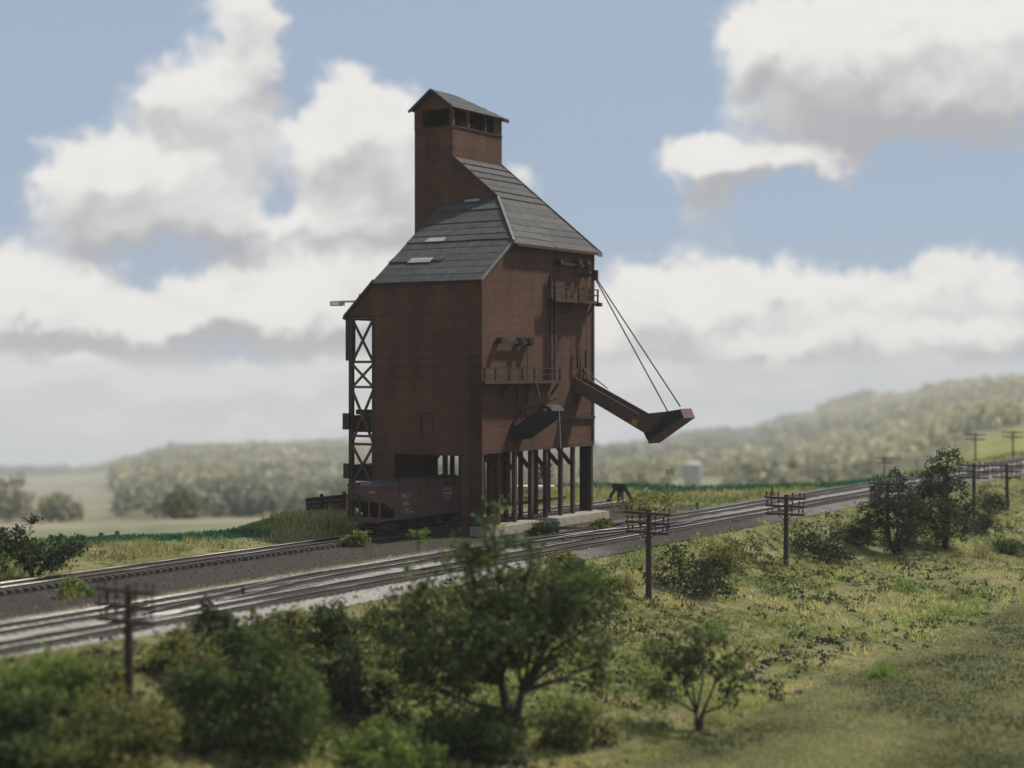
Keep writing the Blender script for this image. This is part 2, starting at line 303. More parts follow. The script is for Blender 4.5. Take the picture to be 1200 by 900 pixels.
def build_ground():
    az = np.radians(np.concatenate([np.arange(-180, -24, 3.), np.arange(-24, 24, .11), np.arange(24, 180, 3.)]))
    r = np.concatenate([[.0], np.geomspace(12, 50, 20), np.geomspace(50.3, 260, 330), np.geomspace(265, 8400, 150)])
    A, R = np.meshgrid(az, r); X = R * np.sin(A); D = R * np.cos(A)
    x = CAM.x + CA * D + SA * X; y = CAM.y + SA * D - CA * X
    z = ground_z(x, y); nr, na = x.shape
    V = np.stack([x, y, z], -1).reshape(-1, 3)
    i, j = np.meshgrid(np.arange(nr - 1), np.arange(na), indexing='ij'); j2 = (j + 1) % na
    F = np.stack([i * na + j, i * na + j2, (i + 1) * na + j2, (i + 1) * na + j], -1).reshape(-1, 4)
    u, Dp, _, rr = polar(x, y); s = y - y_edge(x)
    mown = 1 - sstep(y + (fbm(x, y, 5, 3) - .5) * 2, -36, -34.6)
    yb = y + (fbm(x, y, 6, 3, 3) - .5) * 2
    band = sstep(-yb, 34, 35.5) * (1 - sstep(-yb, 40.5, 42)) * .35
    cinder = sstep(y, -3.4, -2.0) * (1 - sstep(y, 7.6, 9.0)) * (1 - sstep(x, 31, 38))
    crop = sstep(s, -3, -1) * (1 - sstep(s, 6, 14)) * np.where(x > 30, sstep(x, 38, 48) * (1 - sstep(x, 74, 90)), sstep(-x, 6, 14) * (1 - sstep(-x, 26, 32)))
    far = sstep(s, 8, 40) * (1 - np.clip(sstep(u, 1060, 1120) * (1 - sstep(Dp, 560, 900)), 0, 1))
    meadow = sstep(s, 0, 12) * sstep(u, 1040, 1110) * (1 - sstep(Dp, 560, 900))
    wood = far * np.clip(wood_mask(x, y), 0, 1)
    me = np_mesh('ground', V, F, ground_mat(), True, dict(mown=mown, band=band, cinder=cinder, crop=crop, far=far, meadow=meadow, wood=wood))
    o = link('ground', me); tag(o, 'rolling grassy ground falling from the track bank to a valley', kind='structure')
def wood_mask(x, y):
    u, D, _, r = polar(x, y); n = fbm(x, y, 330, 3, 2)
    base = np.where(u < 140, 0., 1.) * sstep(D, 520, 640)
    m = base * np.where(u > 900, sstep(n, .38, .5) * (u < 1050) + sstep(n, .44, .55) * (u >= 1050), sstep(n, .25, .35))
    m = m * (u < 1075) + m * (u >= 1075) * sstep(D, 760, 1100)
    m = m * (1 - ((u > 775) & (u < 855) & (D < 1300)))
    line = (D > 4250) & (D < 4600)
    return np.where(line & (u < 200), 1., np.where(D > 4900, 0, m))
def ground_mat():
    m = bpy.data.materials.new('ground_cover'); m.use_nodes = True; nt = m.node_tree; N = nt.nodes.new; L = nt.links.new; b = nt.nodes['Principled BSDF']
    b.inputs['Roughness'].default_value = .97; b.inputs['Specular IOR Level'].default_value = .1
    tc = N('ShaderNodeTexCoord'); P = tc.outputs['Object']
    def noise(sc, det=6, ro=.62):
        n = N('ShaderNodeTexNoise'); n.inputs['Scale'].default_value = sc; n.inputs['Detail'].default_value = det; n.inputs['Roughness'].default_value = ro; L(P, n.inputs['Vector']); return n.outputs[0]
    def mr(x, a, c):
        n = N('ShaderNodeMapRange'); n.clamp = True; L(x, n.inputs[0]); n.inputs[1].default_value = a; n.inputs[2].default_value = c; return n.outputs[0]
    def mix(f, a, c):
        n = N('ShaderNodeMix'); n.data_type = 'RGBA'
        if hasattr(f, 'is_linked'): L(f, n.inputs[0])
        else: n.inputs[0].default_value = f
        for i, q in ((6, a), (7, c)):
            if hasattr(q, 'is_linked'): L(q, n.inputs[i])
            else: n.inputs[i].default_value = (*q, 1)
        return n.outputs[2]
    def attr(nm): a = N('ShaderNodeAttribute'); a.attribute_name = nm; return a.outputs['Fac']
    big, mid, fine = noise(.16), noise(.9), noise(7, 8, .7)
    c = mix(mr(big, .38, .62), (.115, .12, .04), (.20, .175, .085))
    c = mix(mr(mid, .48, .66), c, (.045, .062, .02))
    c = mix(mr(fine, .5, .68), c, (.04, .038, .02))
    mw = mix(mr(noise(.5, 8, .7), .4, .62), (.095, .102, .04), (.14, .132, .058)); mw = mix(mr(fine, .47, .62), mw, (.05, .054, .024)); mw = mix(attr('band'), mw, (.055, .058, .028))
    c = mix(attr('mown'), c, mw)
    ci = mix(mr(fine, .35, .68), (.014, .012, .010), (.075, .066, .053)); ci = mix(mr(mid, .52, .8), ci, (.06, .05, .036)); c = mix(attr('cinder'), c, ci)
    c = mix(attr('crop'), c, mix(mr(mid, .4, .6), (.035, .11, .05), (.06, .15, .06)))
    c = mix(attr('meadow'), c, mix(mr(noise(.05), .4, .62), (.15, .16, .045), (.21, .20, .08)))
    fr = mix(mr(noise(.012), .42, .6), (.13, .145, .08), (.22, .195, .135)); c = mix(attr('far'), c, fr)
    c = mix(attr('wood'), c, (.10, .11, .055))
    L(c, b.inputs['Base Color'])
    bp = N('ShaderNodeBump'); bp.inputs['Strength'].default_value = .9; bp.inputs['Distance'].default_value = .12; L(noise(5, 8, .7), bp.inputs['Height']); L(bp.outputs[0], b.inputs['Normal'])
    return m
build_ground()

# gravel bed of the two main tracks: a low raised sheet with shoulders
def build_gravel():
    xs = np.concatenate([np.linspace(-140, 60, 300), np.linspace(61, 420, 200)]); prof = [(-13.9, -.28), (-12.7, .04), (-9.6, .10), (-8.9, .07), (-8.2, .10), (-5.3, .08), (-3.6, -.04), (-2.9, -.2)]
    V = []; soot = []
    for x in xs:
        for k, (y, z) in enumerate(prof):
            yy = y + (vnoise(x, y * 3, 1.6) - .5) * (.6 if k in (6, 7) else .3)
            if x > 52 and k >= 5: yy = min(yy, y_edge(x) - .3 + (k - 5) * .12)
            V.append((x, yy, z + (vnoise(x, y, .8, 1) - .5) * .05))
            s = np.exp(-((x - 6) / 17.) ** 2) * .8 + .55 * sstep(x, -18, 12) * (1. if k in (0, 1, 6, 7) else .25)
            soot.append(.75 - s * 1.0 - .25 * (k == 6))
    n = len(prof); F = [(i * n + k, (i + 1) * n + k, (i + 1) * n + k + 1, i * n + k + 1) for i in range(len(xs) - 1) for k in range(n - 1)]
    o = link('gravel_bed', np_mesh('gravel_bed', V, F, M['gravel'], True, dict(soot=soot))); tag(o, 'pale grey gravel bed under the two front tracks', kind='structure')
build_gravel()

# ------------------------------------------------------------------ railway
RAIL = [(-.1, .12), (.1, .12), (.1, .15), (.04, .17), (.04, .285), (.06, .295), (.06, .319), (.043, .337), (-.043, .337), (-.06, .319), (-.06, .295), (-.04, .285), (-.04, .17), (-.1, .15)]
def rail_mesh(name, path):      # path: list of (x, y)
    n = len(RAIL); V = []; F = []; mi = []
    for i, (x, y) in enumerate(path):
        a = path[max(i - 1, 0)]; c = path[min(i + 1, len(path) - 1)]; dx, dy = c[0] - a[0], c[1] - a[1]; l = math.hypot(dx, dy); nx, ny = -dy / l, dx / l
        V += [(x + nx * p, y + ny * p, z) for p, z in RAIL]
    for i in range(len(path) - 1):
        for k in range(n): F.append((i * n + k, (i + 1) * n + k, (i + 1) * n + (k + 1) % n, i * n + (k + 1) % n)); mi.append(1 if k == 7 else 2 if k in (6, 8) else 0)
    return np_mesh(name, V, F, [M['rail_web'], M['rail_top'], M['rail_edge']], mi=mi)
def ties_mesh(pts, ln=2.5, zt=.122):
    mb = MB()
    for (x, y, dx, dy) in pts:
        j = random.uniform(-.06, .06); nx, ny = -dy, dx; zz = zt + random.uniform(-.015, .0)
        a = Vector((x + nx * (-ln / 2 + j), y + ny * (-ln / 2 + j), zz - .08)); b_ = Vector((x + nx * (ln / 2 + j), y + ny * (ln / 2 + j), zz - .08)); mb.beam(a, b_, .23, .16)
    return mb.mesh('ties', M['tie'])
def track(yc, x0, x1, label):
    t = empty('railway_track', (0, yc, 0), 0, label, 'railway track', 'tracks running past the tower')
    g = [(x0 + (x1 - x0) * i / 60, 0) for i in range(61)]
    for s in (-.755, .755): link('rail', rail_mesh('rail', [(x, s) for x, _ in g]), t)
    link('ties', ties_mesh([(x, 0, 1, 0) for x in np.arange(x0, x1, .58)]), t)['kind'] = 'stuff'
    return t
track(-10.9, -130, 400, 'front railway track on pale gravel, nearest the grassy bank')
track(-6.9, -130, 400, 'middle railway track on pale gravel, between front track and dark cinders')
track(5.2, -130, 31.5, 'rear spur track under the coal tower carrying the hopper car')
def crossover(x0, x1, ya, yb, label):
    t = empty('crossover_track', (0, 0, 0), 0, label, 'railway track', 'crossover tracks between the two front tracks'); pts = []
    for i in range(41):
        s = i / 40; pts.append((x0 + (x1 - x0) * s, ya + (yb - ya) * (s * s * (3 - 2 * s))))
    for sgn in (-.755, .755): link('rail', rail_mesh('rail', [(x, y + sgn + .003) for x, y in pts]), t).location.z = .004
    tp = []
    for i in range(2, 40, 1):
        dx = pts[i][0] - pts[i - 1][0]; dy = pts[i][1] - pts[i - 1][1]; l = math.hypot(dx, dy); tp.append((pts[i][0], pts[i][1], dx / l, dy / l))
    link('ties', ties_mesh(tp, 3.1, .116), t)['kind'] = 'stuff'
    for s in (.30, .70):               # guard rails beside the frogs
        k = int(s * 40); p = pts[k]
        link('guard_rail', rail_mesh('guard_rail', [(p[0] - 2.2, p[1] - .55), (p[0] + 2.2, p[1] - .45)]), t)
crossover(-9, 22, -6.9, -10.9, 'dark crossover linking the two front tracks before the concrete footing')
crossover(-52, -27, -10.9, -6.9, 'crossover linking the front tracks at the left, beside the black switch stands')
def switch_stand(x, y, label):
    t = empty('switch_stand', (x, y, 0), 0, label, 'switch stand', 'switch stands beside the tracks'); t.scale = (.5, .5, .5)
    MB().box(-.9, .9, -1.1, 1.1, .0, .17).build('base', M['tie'], t)
    mb = MB(); mb.tube([(0, 0, .17), (0, 0, .95)], [.17, .1], 8); mb.build('post', M['black'], t)
    mb = MB(); mb.box(-.2, .2, -.2, .2, .95, 1.3); mb.build('target', M['black'], t)
    mb = MB(); mb.beam((.1, 0, .6), (.75, .1, .3), .06); mb.build('lever', M['iron'], t)
    mb = MB(); mb.beam((0, 0, .22), (0, -1.9, .22), .06); mb.build('throw_rod', M['iron'], t)
switch_stand(-42.2, -3.7, 'black switch stand on the cinder edge left of the nearest pole')
switch_stand(-37.3, -8.9, 'black switch stand between the front tracks, at the left')
switch_stand(28.6, -4.3, 'black switch stand beyond the front tracks, right of the tower')

# ------------------------------------------------------------------ coaling tower
WR, WL, ZL, S1, XE, S3, R1, L1, ZW = 17.3, 10.12, 19.5, .714, 4.48, .81, 10.11, 9.51, 6.39
ZE = ZL + S1 * XE; LH = S1 * (R1 - XE) / S3; ZR1 = ZL + S1 * R1; ZR3 = ZE + S3 * L1
T = empty('coaling_tower', (0, 0, 0), 0, 'tall red brown wooden coaling tower with grey roof standing over the rear track', 'coaling tower')
RIGHT = lambda a, z, o: (a, -o, z)
LEFT = lambda a, z, o: (-o, a, z)
def siding(fn, iv, z0, z1, breaks=(), step=.21):
    mb = MB(); zs = []; z = z0
    while z < z1 - 1e-6: zs.append(z); z += step
    zs = sorted(set([round(q, 4) for q in zs + [b_ for b_ in breaks if z0 < b_ < z1] + [z1]]))
    for za, zb in zip(zs, zs[1:]):
        if zb - za < .01: continue
        A, B_ = iv(za + .001), iv(zb - .001); jit = random.uniform(-.004, .005)
        for (a0, b0), (a1, b1) in zip(A, B_):
            if b0 - a0 < .01 and b1 - a1 < .01: continue
            mb.quad(fn(a0, za, .014 + jit), fn(b0, za, .014 + jit), fn(b1, zb, .006), fn(a1, zb, .006))
            mb.quad(fn(a0, za, .0), fn(b0, za, .0), fn(b0, za, .014 + jit), fn(a0, za, .014 + jit))
    return mb
def wall(fn, polys, thick=.22):
    mb = MB()
    for p in polys: mb.prism(p, fn, -thick, 0)
    return mb.build('wall', M['siding'], T)
def sid(par, *a, **k):
    o = siding(*a, **k).build('siding', M['siding'], par); o['kind'] = 'stuff'
# right wall
w = wall(RIGHT, [[(.22, ZW), (WR, ZW), (WR, ZE), (XE, ZE), (.22, ZL + .157)]])
sid(w, RIGHT, lambda z: [(0 if z < ZL else (z - ZL) / S1, WR)], ZW, ZE, (ZL,))
# left wall with the portal for the spur track and the leaning ear over the elevator frame
PY0, PY1, PZ = 1.84, 8.2, 5.87
EY, EZ = 13.0, 16.75
w = wall(LEFT, [[(0, .05), (PY0, .05), (PY0, PZ), (0, PZ)], [(PY1, .05), (WL, .05), (WL, PZ), (PY1, PZ)], [(0, PZ), (WL, PZ), (WL, ZL), (0, ZL)], [(WL, EZ), (EY, EZ), (WL, ZL)]])
def iv_left(z):
    if z < PZ: return [(0, PY0), (PY1, WL)]
    if z < EZ: return [(0, WL), (WL, WL)]
    return [(0, WL + (EY - WL) * (1 - (z - EZ) / (ZL - EZ))), (0, 0)]
sid(w, LEFT, iv_left, .1, ZL, (PZ, EZ))
# far walls (closed so that the tower is whole)
w = wall(lambda a, z, o: (a, WL + o, z), [[(.22, ZW), (WR - .22, ZW), (WR - .22, EZ + 2.7), (.22, EZ + 2.7)], [(.22, EZ + 2.7), (R1, EZ + 2.7), (R1, ZR1), (.22, ZL + .157)]])
for ya, yb in ((.35, 1.25), (PY1, WL)):
    for k in range(4): MB().box(WR - .2 + .01 * k, WR - .02, ya + (yb - ya) * k / 4 + .01, ya + (yb - ya) * (k + 1) / 4 - .01, .5, ZW).build('pier_plank', M['iron'], T)
w = wall(lambda a, z, o: (WR + o, a, z), [[(.22, ZW), (WL, ZW), (WL, ZR3), (L1, ZR3), (.22, ZE + .17)]])
sid(w, lambda a, z, o: (WR + o, a, z), lambda z: [(0 if z < ZE else (z - ZE) / S3, WL)], ZW, ZR3, (ZE,))
MB().box(.22, WR - .22, .22, WL - .22, ZW + .05, ZW + .3).build('bunker_floor', M['timber'], T)
# corner boards, skirt and eave trim
for mbargs in [(-.09, .16, -.09, .0, .1, ZL - .05), (-.09, -.06, .0, .2, .1, ZL - .1), (WR - .2, WR + .08, -.09, -.0, ZW, ZE - .05)]:
    MB().box(*mbargs).build('corner_board', M['siding'], T)
MB().box(-.02, WR + .05, -.1, .3, ZW - .32, ZW).build('sill_beam', M['timber'], T)
MB().box(11.6, WR + .02, -.2, -.07, 8.36, 8.6).build('girt', M['iron'], T)
# hatch in the left wall
h = MB().box(-.11, -.03, 4.5, 5.5, 7.45, 9.05).build('hatch', M['siding'], T)
mb = MB(); mb.box(-.15, -.11, 4.45, 5.6, 9.05, 9.16); mb.box(-.15, -.11, 5.5, 5.6, 7.4, 9.05); mb.build('hatch_frame', M['black'], T)
# portal trim
mb = MB(); mb.box(-.12, -.06, PY0 - .2, PY1 + .2, PZ, PZ + .22); mb.build('lintel', M['timber'], T)
# columns and knee braces, four bents deep
CX = [.14, 2.46, 4.89, 7.4, 9.66, 12.05, 14.05, 17.08]
for row, (yy, wd) in enumerate([(.14, .32), (2.5, .3), (7.7, .3), (9.95, .32)]):
    for i, x in enumerate(CX):
        if row in (1, 2) and i in (0, 7): continue
        w2 = wd * random.uniform(.92, 1.08) * (1.35 if i == 3 and row == 0 else 1)
        MB().box(x - w2 / 2, x + w2 / 2, yy - wd / 2, yy + wd / 2, .5, ZW - .33).build('column', M['timber'], T)
        if row == 0 and i in (3, 4, 5, 6): MB().beam((x, yy + .2, 4.7), (x, yy + 1.75, ZW - .1), .22, .3).build('knee_brace', M['timber'], T)
        if row == 3 and i in (2, 3, 5): MB().beam((x, yy - .2, 4.7), (x, yy - 1.6, ZW - .1), .22, .3).build('knee_brace', M['timber'], T)
        if row == 0 and i in (1, 2): MB().beam((x, yy + .2, 4.7), (x, yy + 1.75, ZW - .1), .22, .3).build('knee_brace', M['timber'], T)
for yy in (2.5, 7.7): MB().beam((.3, yy, 1.6), (WR - .3, yy, 1.6), .12, .25).build('girt', M['timber'], T)
mb = MB(); mb.box(.3, 6.2, 8.3, 8.5, .3, ZW - .1); mb.build('crib_wall', M['timber'], T)
# roofs
def roof_plane(fn, iv, smax, n, per, nm='roof_sheet'):
    """fn(a, s, o): a across, s up the slope (0..smax), o out of the plane"""
    mb = MB(); A0, A1 = iv(0), iv(smax); lst = []
    ss = [smax * i / 24 for i in range(25)]
    lo = [iv(s) for s in ss]
    pts = [(l[0], s) for l, s in zip(lo, ss)] + [(l[1], s) for l, s in list(zip(lo, ss))[::-1]]
    mb.prism(pts, fn, -.14, -.004); mb.build('roof_deck', M['deck'], T)
    hs = smax / n
    for i in range(n):
        s0, s1_ = i * hs, (i + 1) * hs + .06; s1_ = min(s1_, smax)
        a0, b0 = iv(s0); a1, b1 = iv(s1_); k = max(1, round((b0 - a0) / per)); cuts = [0.] + sorted((j + random.uniform(-.28, .28)) / k for j in range(1, k)) + [1.]
        for c0, c1 in zip(cuts, cuts[1:]):
            g = .012; L0 = a0 + (b0 - a0) * c0 + g; R0 = a0 + (b0 - a0) * c1 - g
            # inner joints run straight up the slope, outer edges follow the hip or rake
            L1_ = a1 if c0 == 0 else max(L0, a1); R1_ = b1 if c1 == 1 else min(R0, b1)
            if R1_ - L1_ < .1: continue
            L0, R0 = max(L0, a0), min(R0, b0)
            up = .03 + .10 * random.random() ** 2; dn = .012 + random.uniform(0, .012); th = .05; sk = random.uniform(-.05, .05)
            vs = [fn(L0, s0 + sk, up), fn(R0, s0 - sk, up), fn(R1_, s1_, dn), fn(L1_, s1_, dn), fn(L0, s0 + sk, up - th), fn(R0, s0 - sk, up - th), fn(R1_, s1_, dn - .012), fn(L1_, s1_, dn - .012)]
            MB().add(vs, [(0, 1, 2, 3), (7, 6, 5, 4), (0, 4, 5, 1), (1, 5, 6, 2), (2, 6, 7, 3), (3, 7, 4, 0)]).build(nm, M['roof'], T)
c1 = 1 / math.hypot(1, S1); q1 = S1 * c1
OV = .3
def P1(a, s, o): x = -OV + s * c1; return (x - o * q1, a, ZL - S1 * OV + s * q1 + o * c1)
def iv1(s):
    x = -OV + s * c1; z = ZL - S1 * OV + s * q1
    a = -.14 if x < XE - .5 else max(-.14, (z - ZE) / S3)
    return (a, WL + .14)
roof_plane(P1, iv1, (R1 + OV) / c1 - .02, 13, 6.5)
c3 = 1 / math.hypot(1, S3); q3 = S3 * c3; OE = .5
def P3(a, s, o): y = -OE + s * c3; return (a, y - o * q3, ZE - S3 * OE + s * q3 + o * c3)
def iv3(s):
    y = -OE + s * c3; z = ZE - S3 * OE + s * q3
    return (min(R1 - .12, XE - .55 + (y + OE) * (R1 - XE + .43) / (LH + OE)) if y < LH else R1 - .12, WR + .45)
roof_plane(P3, iv3, (L1 + OE) / c3 - .02, 13, 6.5)
def Pa(a, s, o): cc = 1 / math.hypot(1, .95); return (a, EY + .2 - s * cc + o * .95 * cc, EZ - .19 + s * .95 * cc + o * cc)
roof_plane(Pa, lambda s: (-.12, WR + .3), (EY + .2 - WL) * math.hypot(1, .95), 4, 6)
hp = [Vector((XE - .35, -.3, ZE - .22)), Vector((R1 - .05, LH - .02, ZR1 - .02))]
MB().beam(hp[0] + Vector((-.06, -.06, .1)), hp[1] + Vector((-.06, -.06, .1)), .2, .07).build('hip_board', M['trim'], T)
MB().beam((R1 - .12, LH, ZR1 + .06), (R1 - .12, L1, ZR3 + .06), .1, .22).build('rake_board', M['timber'], T)
MB().beam((WR + .48, -OE, ZE - S3 * OE + .02), (WR + .48, L1, ZR3 + .02), .08, .26).build('rake_board', M['timber'], T)
MB().box(XE - .3, WR + .46, -OE - .09, -OE - .03, ZE - S3 * OE - .16, ZE - S3 * OE + .06).build('fascia', M['timber'], T)
MB().box(WR - .25, WR + .5, -OE - .14, -OE - .09, ZE - S3 * OE - .26, ZE - S3 * OE + .02).build('fascia_end', M['trim'], T)['label'] = 'pale weathered fascia end'
MB().beam((-OV, -.17, ZL - S1 * OV - .02), (XE - .3, -.17, ZE - .24), .06, .2).build('rake_board', M['trim'], T)
MB().beam((-.1, EY + .1, EZ - .05), (-.1, WL, ZL + .06), .14, .2).build('rake_board', M['timber'], T)
# lighter replacement sheets
def patch_at(s, a0, a1, hh):
    vs = [P1(a0, s, .13), P1(a1, s, .13), P1(a1 - .05, s + hh, .1), P1(a0 + .04, s + hh, .1), P1(a0, s, .09), P1(a1, s, .09), P1(a1 - .05, s + hh, .06), P1(a0 + .04, s + hh, .06)]
    MB().add(vs, [(0, 1, 2, 3), (7, 6, 5, 4), (0, 4, 5, 1), (1, 5, 6, 2), (2, 6, 7, 3), (3, 7, 4, 0)]).build('roof_patch', M['patch'], T)['label'] = 'pale replacement roof sheet'
patch_at(2.75, 6.1, 8.3, .7); patch_at(5.9, 6.6, 8.4, .62); patch_at(12.2, 6.6, 8.0, .4)
# set-back wall under the belvedere and its shaft
CY1, CX1, ZS, ZT = 13.4, 17.85, 33.02, 34.6
SET = lambda a, z, o: (R1 - o, a, z)
w = wall(SET, [[(LH, ZR1 - .2), (L1, ZR1 - .2), (L1, ZR3 - .12), (LH + .15, ZR1)], [(L1, ZR1 - .2), (CY1, ZR1 - .2), (CY1, ZS), (L1, ZS)], [(WL + .02, 18.2), (CY1, 16.9), (CY1, ZR1 - .2), (WL + .02, ZR1 - .2)]])
def iv_set(z):
    if z < ZR3: return [(LH + (z - ZR1) / S3 if z > ZR1 else LH, CY1)]
    return [(L1, CY1)]
sid(w, SET, iv_set, ZR1 - .15, ZS, (ZR1, ZR3))
CR = lambda a, z, o: (a, L1 - o, z)
w = wall(CR, [[(R1 + .22, ZR3 - .3), (CX1, ZR3 - .3), (CX1, ZS), (R1 + .22, ZS)]]); sid(w, CR, lambda z: [(R1, CX1)], ZR3 - .2, ZS)
w = wall(lambda a, z, o: (a, CY1 + o, z), [[(R1 + .22, 17.), (CX1, 17.), (CX1, ZT), (R1 + .22, ZT)]])
w = wall(lambda a, z, o: (CX1 + o, a, z), [[(L1 + .0, 17.5), (CY1 - .22, 17.), (CY1 - .22, ZT), (L1 + .0, ZT)]])
MB().box(R1 + .25, CX1 - .25, L1 + .25, CY1 - .25, ZS - .5, ZS - .35).build('belvedere_floor', M['timber'], T)
for (x0, x1, y0, y1) in [(R1 - .06, R1 + .24, L1 - .06, L1 + .24), (R1 - .05, R1 + .22, CY1 - .75, CY1), (12.42, 12.66, L1 - .03, L1 + .2), (15.1, 15.34, L1 - .03, L1 + .2), (16.6, CX1 - .23, L1, L1 + .2)]:
    MB().box(x0, x1, y0, y1, ZS, ZT).build('window_post', M['siding'], T)
MB().box(R1 - .1, R1 + .1, L1 - .06, CY1, ZS - .06, ZS + .03).build('window_sill', M['siding'], T)
MB().box(R1 + .1, CX1, L1 - .1, L1 + .1, ZS - .06, ZS + .03).build('window_sill', M['siding'], T)
MB().box(R1 - .08, R1 + .18, L1 + .0, CY1, ZT - .1, ZT + .05).build('header', M['siding'], T)
MB().box(R1 + .18, CX1, L1 - .05, L1 + .18, ZT - .1, ZT + .05).build('header', M['siding'], T)
MB().box(12.8, 15.6, 10.6, 12.6, ZS - .35, ZS + .75).build('hoist_drum', M['iron'], T)
RY, RZ = (L1 + CY1) / 2, 36.2; RE = 13.2
mb = MB(); mb.prism([(L1, ZT), (CY1, ZT), (RY, RZ - .12)], SET, -.15, 0); mb.build('gable', M['siding'], T)
ey0, ey1, ez, ex0, ex1 = L1 - .35, CY1 + .35, ZT - .08, R1 - .4, CX1 + .55
rid0, rid1 = (ex0, RY, RZ), (RE, RY, RZ)
def slab(pts, nm, m, th=.1):
    n = len(pts); vs = [tuple(p) for p in pts] + [(p[0], p[1], p[2] - th) for p in pts]
    MB().add(vs, [tuple(range(n)), tuple(range(n, 2 * n))[::-1]] + [(i, (i + 1) % n, n + (i + 1) % n, n + i) for i in range(n)]).build(nm, m, T)
def strips(A, B_, C, D_, n, nm='roof_sheet'):      # quad A,B eave -> D,C ridge cut in courses
    A, B_, C, D_ = map(Vector, (A, B_, C, D_))
    for i in range(n):
        t0, t1 = i / n, (i + 1) / n + .02; up = Vector((0, 0, .03 + random.uniform(0, .02)))
        slab([A.lerp(D_, t0) + up, B_.lerp(C, t0) + up, B_.lerp(C, min(t1, 1)), A.lerp(D_, min(t1, 1))], nm, M['roof'], .06)
strips((ex0, ey0, ez), (ex1, ey0, ez), rid1, rid0, 5)
strips((ex1, ey1, ez), (ex0, ey1, ez), rid0, rid1, 5)
slab([(ex1, ey0, ez), (ex1, ey1, ez), rid1], 'roof_sheet', M['roof'])
for yy in (ey0, ey1): MB().beam((ex0 - .03, yy, ez - .1), (ex0 - .03, RY, RZ - .06), .07, .22).build('rake_board', M['timber'], T)
MB().box(ex1 - .9, ex1 + .03, ey0 - .05, ey0 + .02, ez - .3, ez).build('fascia', M['siding'], T)
d_ = MB().box(R1 - .1, R1 - .03, 11.0, 12.0, 30.4, 32.3).build('hatch', M['siding'], T)
mb = MB(); mb.box(R1 - .13, R1 - .09, 10.95, 12.05, 32.3, 32.38); mb.box(R1 - .13, R1 - .09, 12.0, 12.06, 30.4, 32.3); mb.build('hatch_frame', M['black'], T)
# concrete footing
mb = MB(); mb.prism([(-1.15, -.4), (-1.0, .5), (.5, .58), (.5, -.4)], lambda u, v, w_: (w_, u, v), -.9, WR + .9); mb.build('footing', M['concrete'], T)
mb = MB(); mb.prism([(9.5, -.4), (9.5, .5), (10.6, .5), (10.6, -.4)], lambda u, v, w_: (w_, u, v), -.2, WR + .5); mb.build('footing', M['concrete'], T)
# galleries
def gallery(x0, x1, z, dep, posts, struts, tilt=0):
    g = MB().box(x0, x1, -dep, -.06, z - .12, z).build('gallery_floor', M['timber'], T)
    MB().box(x0, x1, -dep - .04, -dep, z - .2, z + .03).build('edge_board', M['timber'], g)
    for px in posts: MB().box(px - .06, px + .06, -dep - .01, -dep + .11, z, z + 1.0).build('rail_post', M['iron'], g)
    for hz in (.5, .98): MB().box(x0, x1, -dep - .05, -dep + .03, z + hz - .05, z + hz + .05).build('handrail', M['iron'], g)
    for sx in (x0 + .04, x1 - .04):
        for hz in (.5, .98): MB().box(sx - .03, sx + .03, -dep + .03, -.06, z + hz - .03, z + hz + .03).build('handrail', M['iron'], g)
    for sx in struts: MB().beam((sx, -dep + .1, z - .2), (sx, -.08, z - 1.15), .14, .14).build('strut', M['iron'], g)
    return g
gallery(-.9, 10.45, 11.6, .85, [-.85, .7, 2.6, 4.6, 6.4, 8.6, 10.4], [2.6, 6.2, 10.2])
gallery(9.55, 16.7, 18.2, .85, [9.6, 11.4, 13.4, 15.3, 16.65], [12.6, 16.2])
MB().box(16.4, 17.0, -1.05, -.7, 17.8, 18.12).build('beam_end', M['black'], T)
def ladder(fn, wdt, z0, z1, m, t=.085):
    l = MB(); l.beam(fn(0, z0), fn(0, z1), t, .07); o = l.build('ladder', m, T)
    MB().beam(fn(wdt, z0), fn(wdt, z1), t, .07).build('ladder_rail', m, o)
    for z in np.arange(z0 + .2, z1 - .1, .44): MB().beam(fn(0, z), fn(wdt, z), t * .75, .06).build('rung', m, o)
ladder(lambda a, z: (9.75 + a, -.28, z), .62, 11.65, 20.2, M['black'], .14)
ladder(lambda a, z: (-.30, .10 + a, z), .78, .1, 13.5, M['black'])
# counterweight beams, wheels, rods
def weights(x0, x1, z, wheels, rods):
    b = MB().box(x0, x1, -.45, -.25, z - .1, z + .1).build('pulley_beam', M['black'], T)
    MB().box(x0 - .05, x0 + .45, -.6, -.07, z - .12, z + .32).build('beam_bracket', M['black'], b)
    for wx in wheels:
        mb = MB(); mb.tube([(wx, -.58, z + .12), (wx, -.14, z + .12)], .36, 14); mb.build('pulley_wheel', M['black'], b)
        mb = MB(); mb.tube([(wx, -.66, z + .12), (wx, -.58, z + .12)], .12, 10); mb.build('hub', M['iron'], b)
    for (rx, zt, zm, zb) in rods:
        r = MB().beam((rx, -.3, zb), (rx, -.3, zm), .16, .16).build('counterweight', M['iron'], T)
        MB().beam((rx, -.3, zm), (rx, -.3, zt), .035, .035).build('cord', M['iron'], r)
weights(1.9, 6.7, 14.6, [5.1, 6.4], [(4.85, 14.5, 11.2, 9.75), (6.15, 14.5, 11.2, 9.75)])
weights(10.9, 15.9, 21.15, [14.2, 15.6], [(14.15, 21.1, 14.4, 12.6), (15.55, 21.1, 14.1, 12.6)])
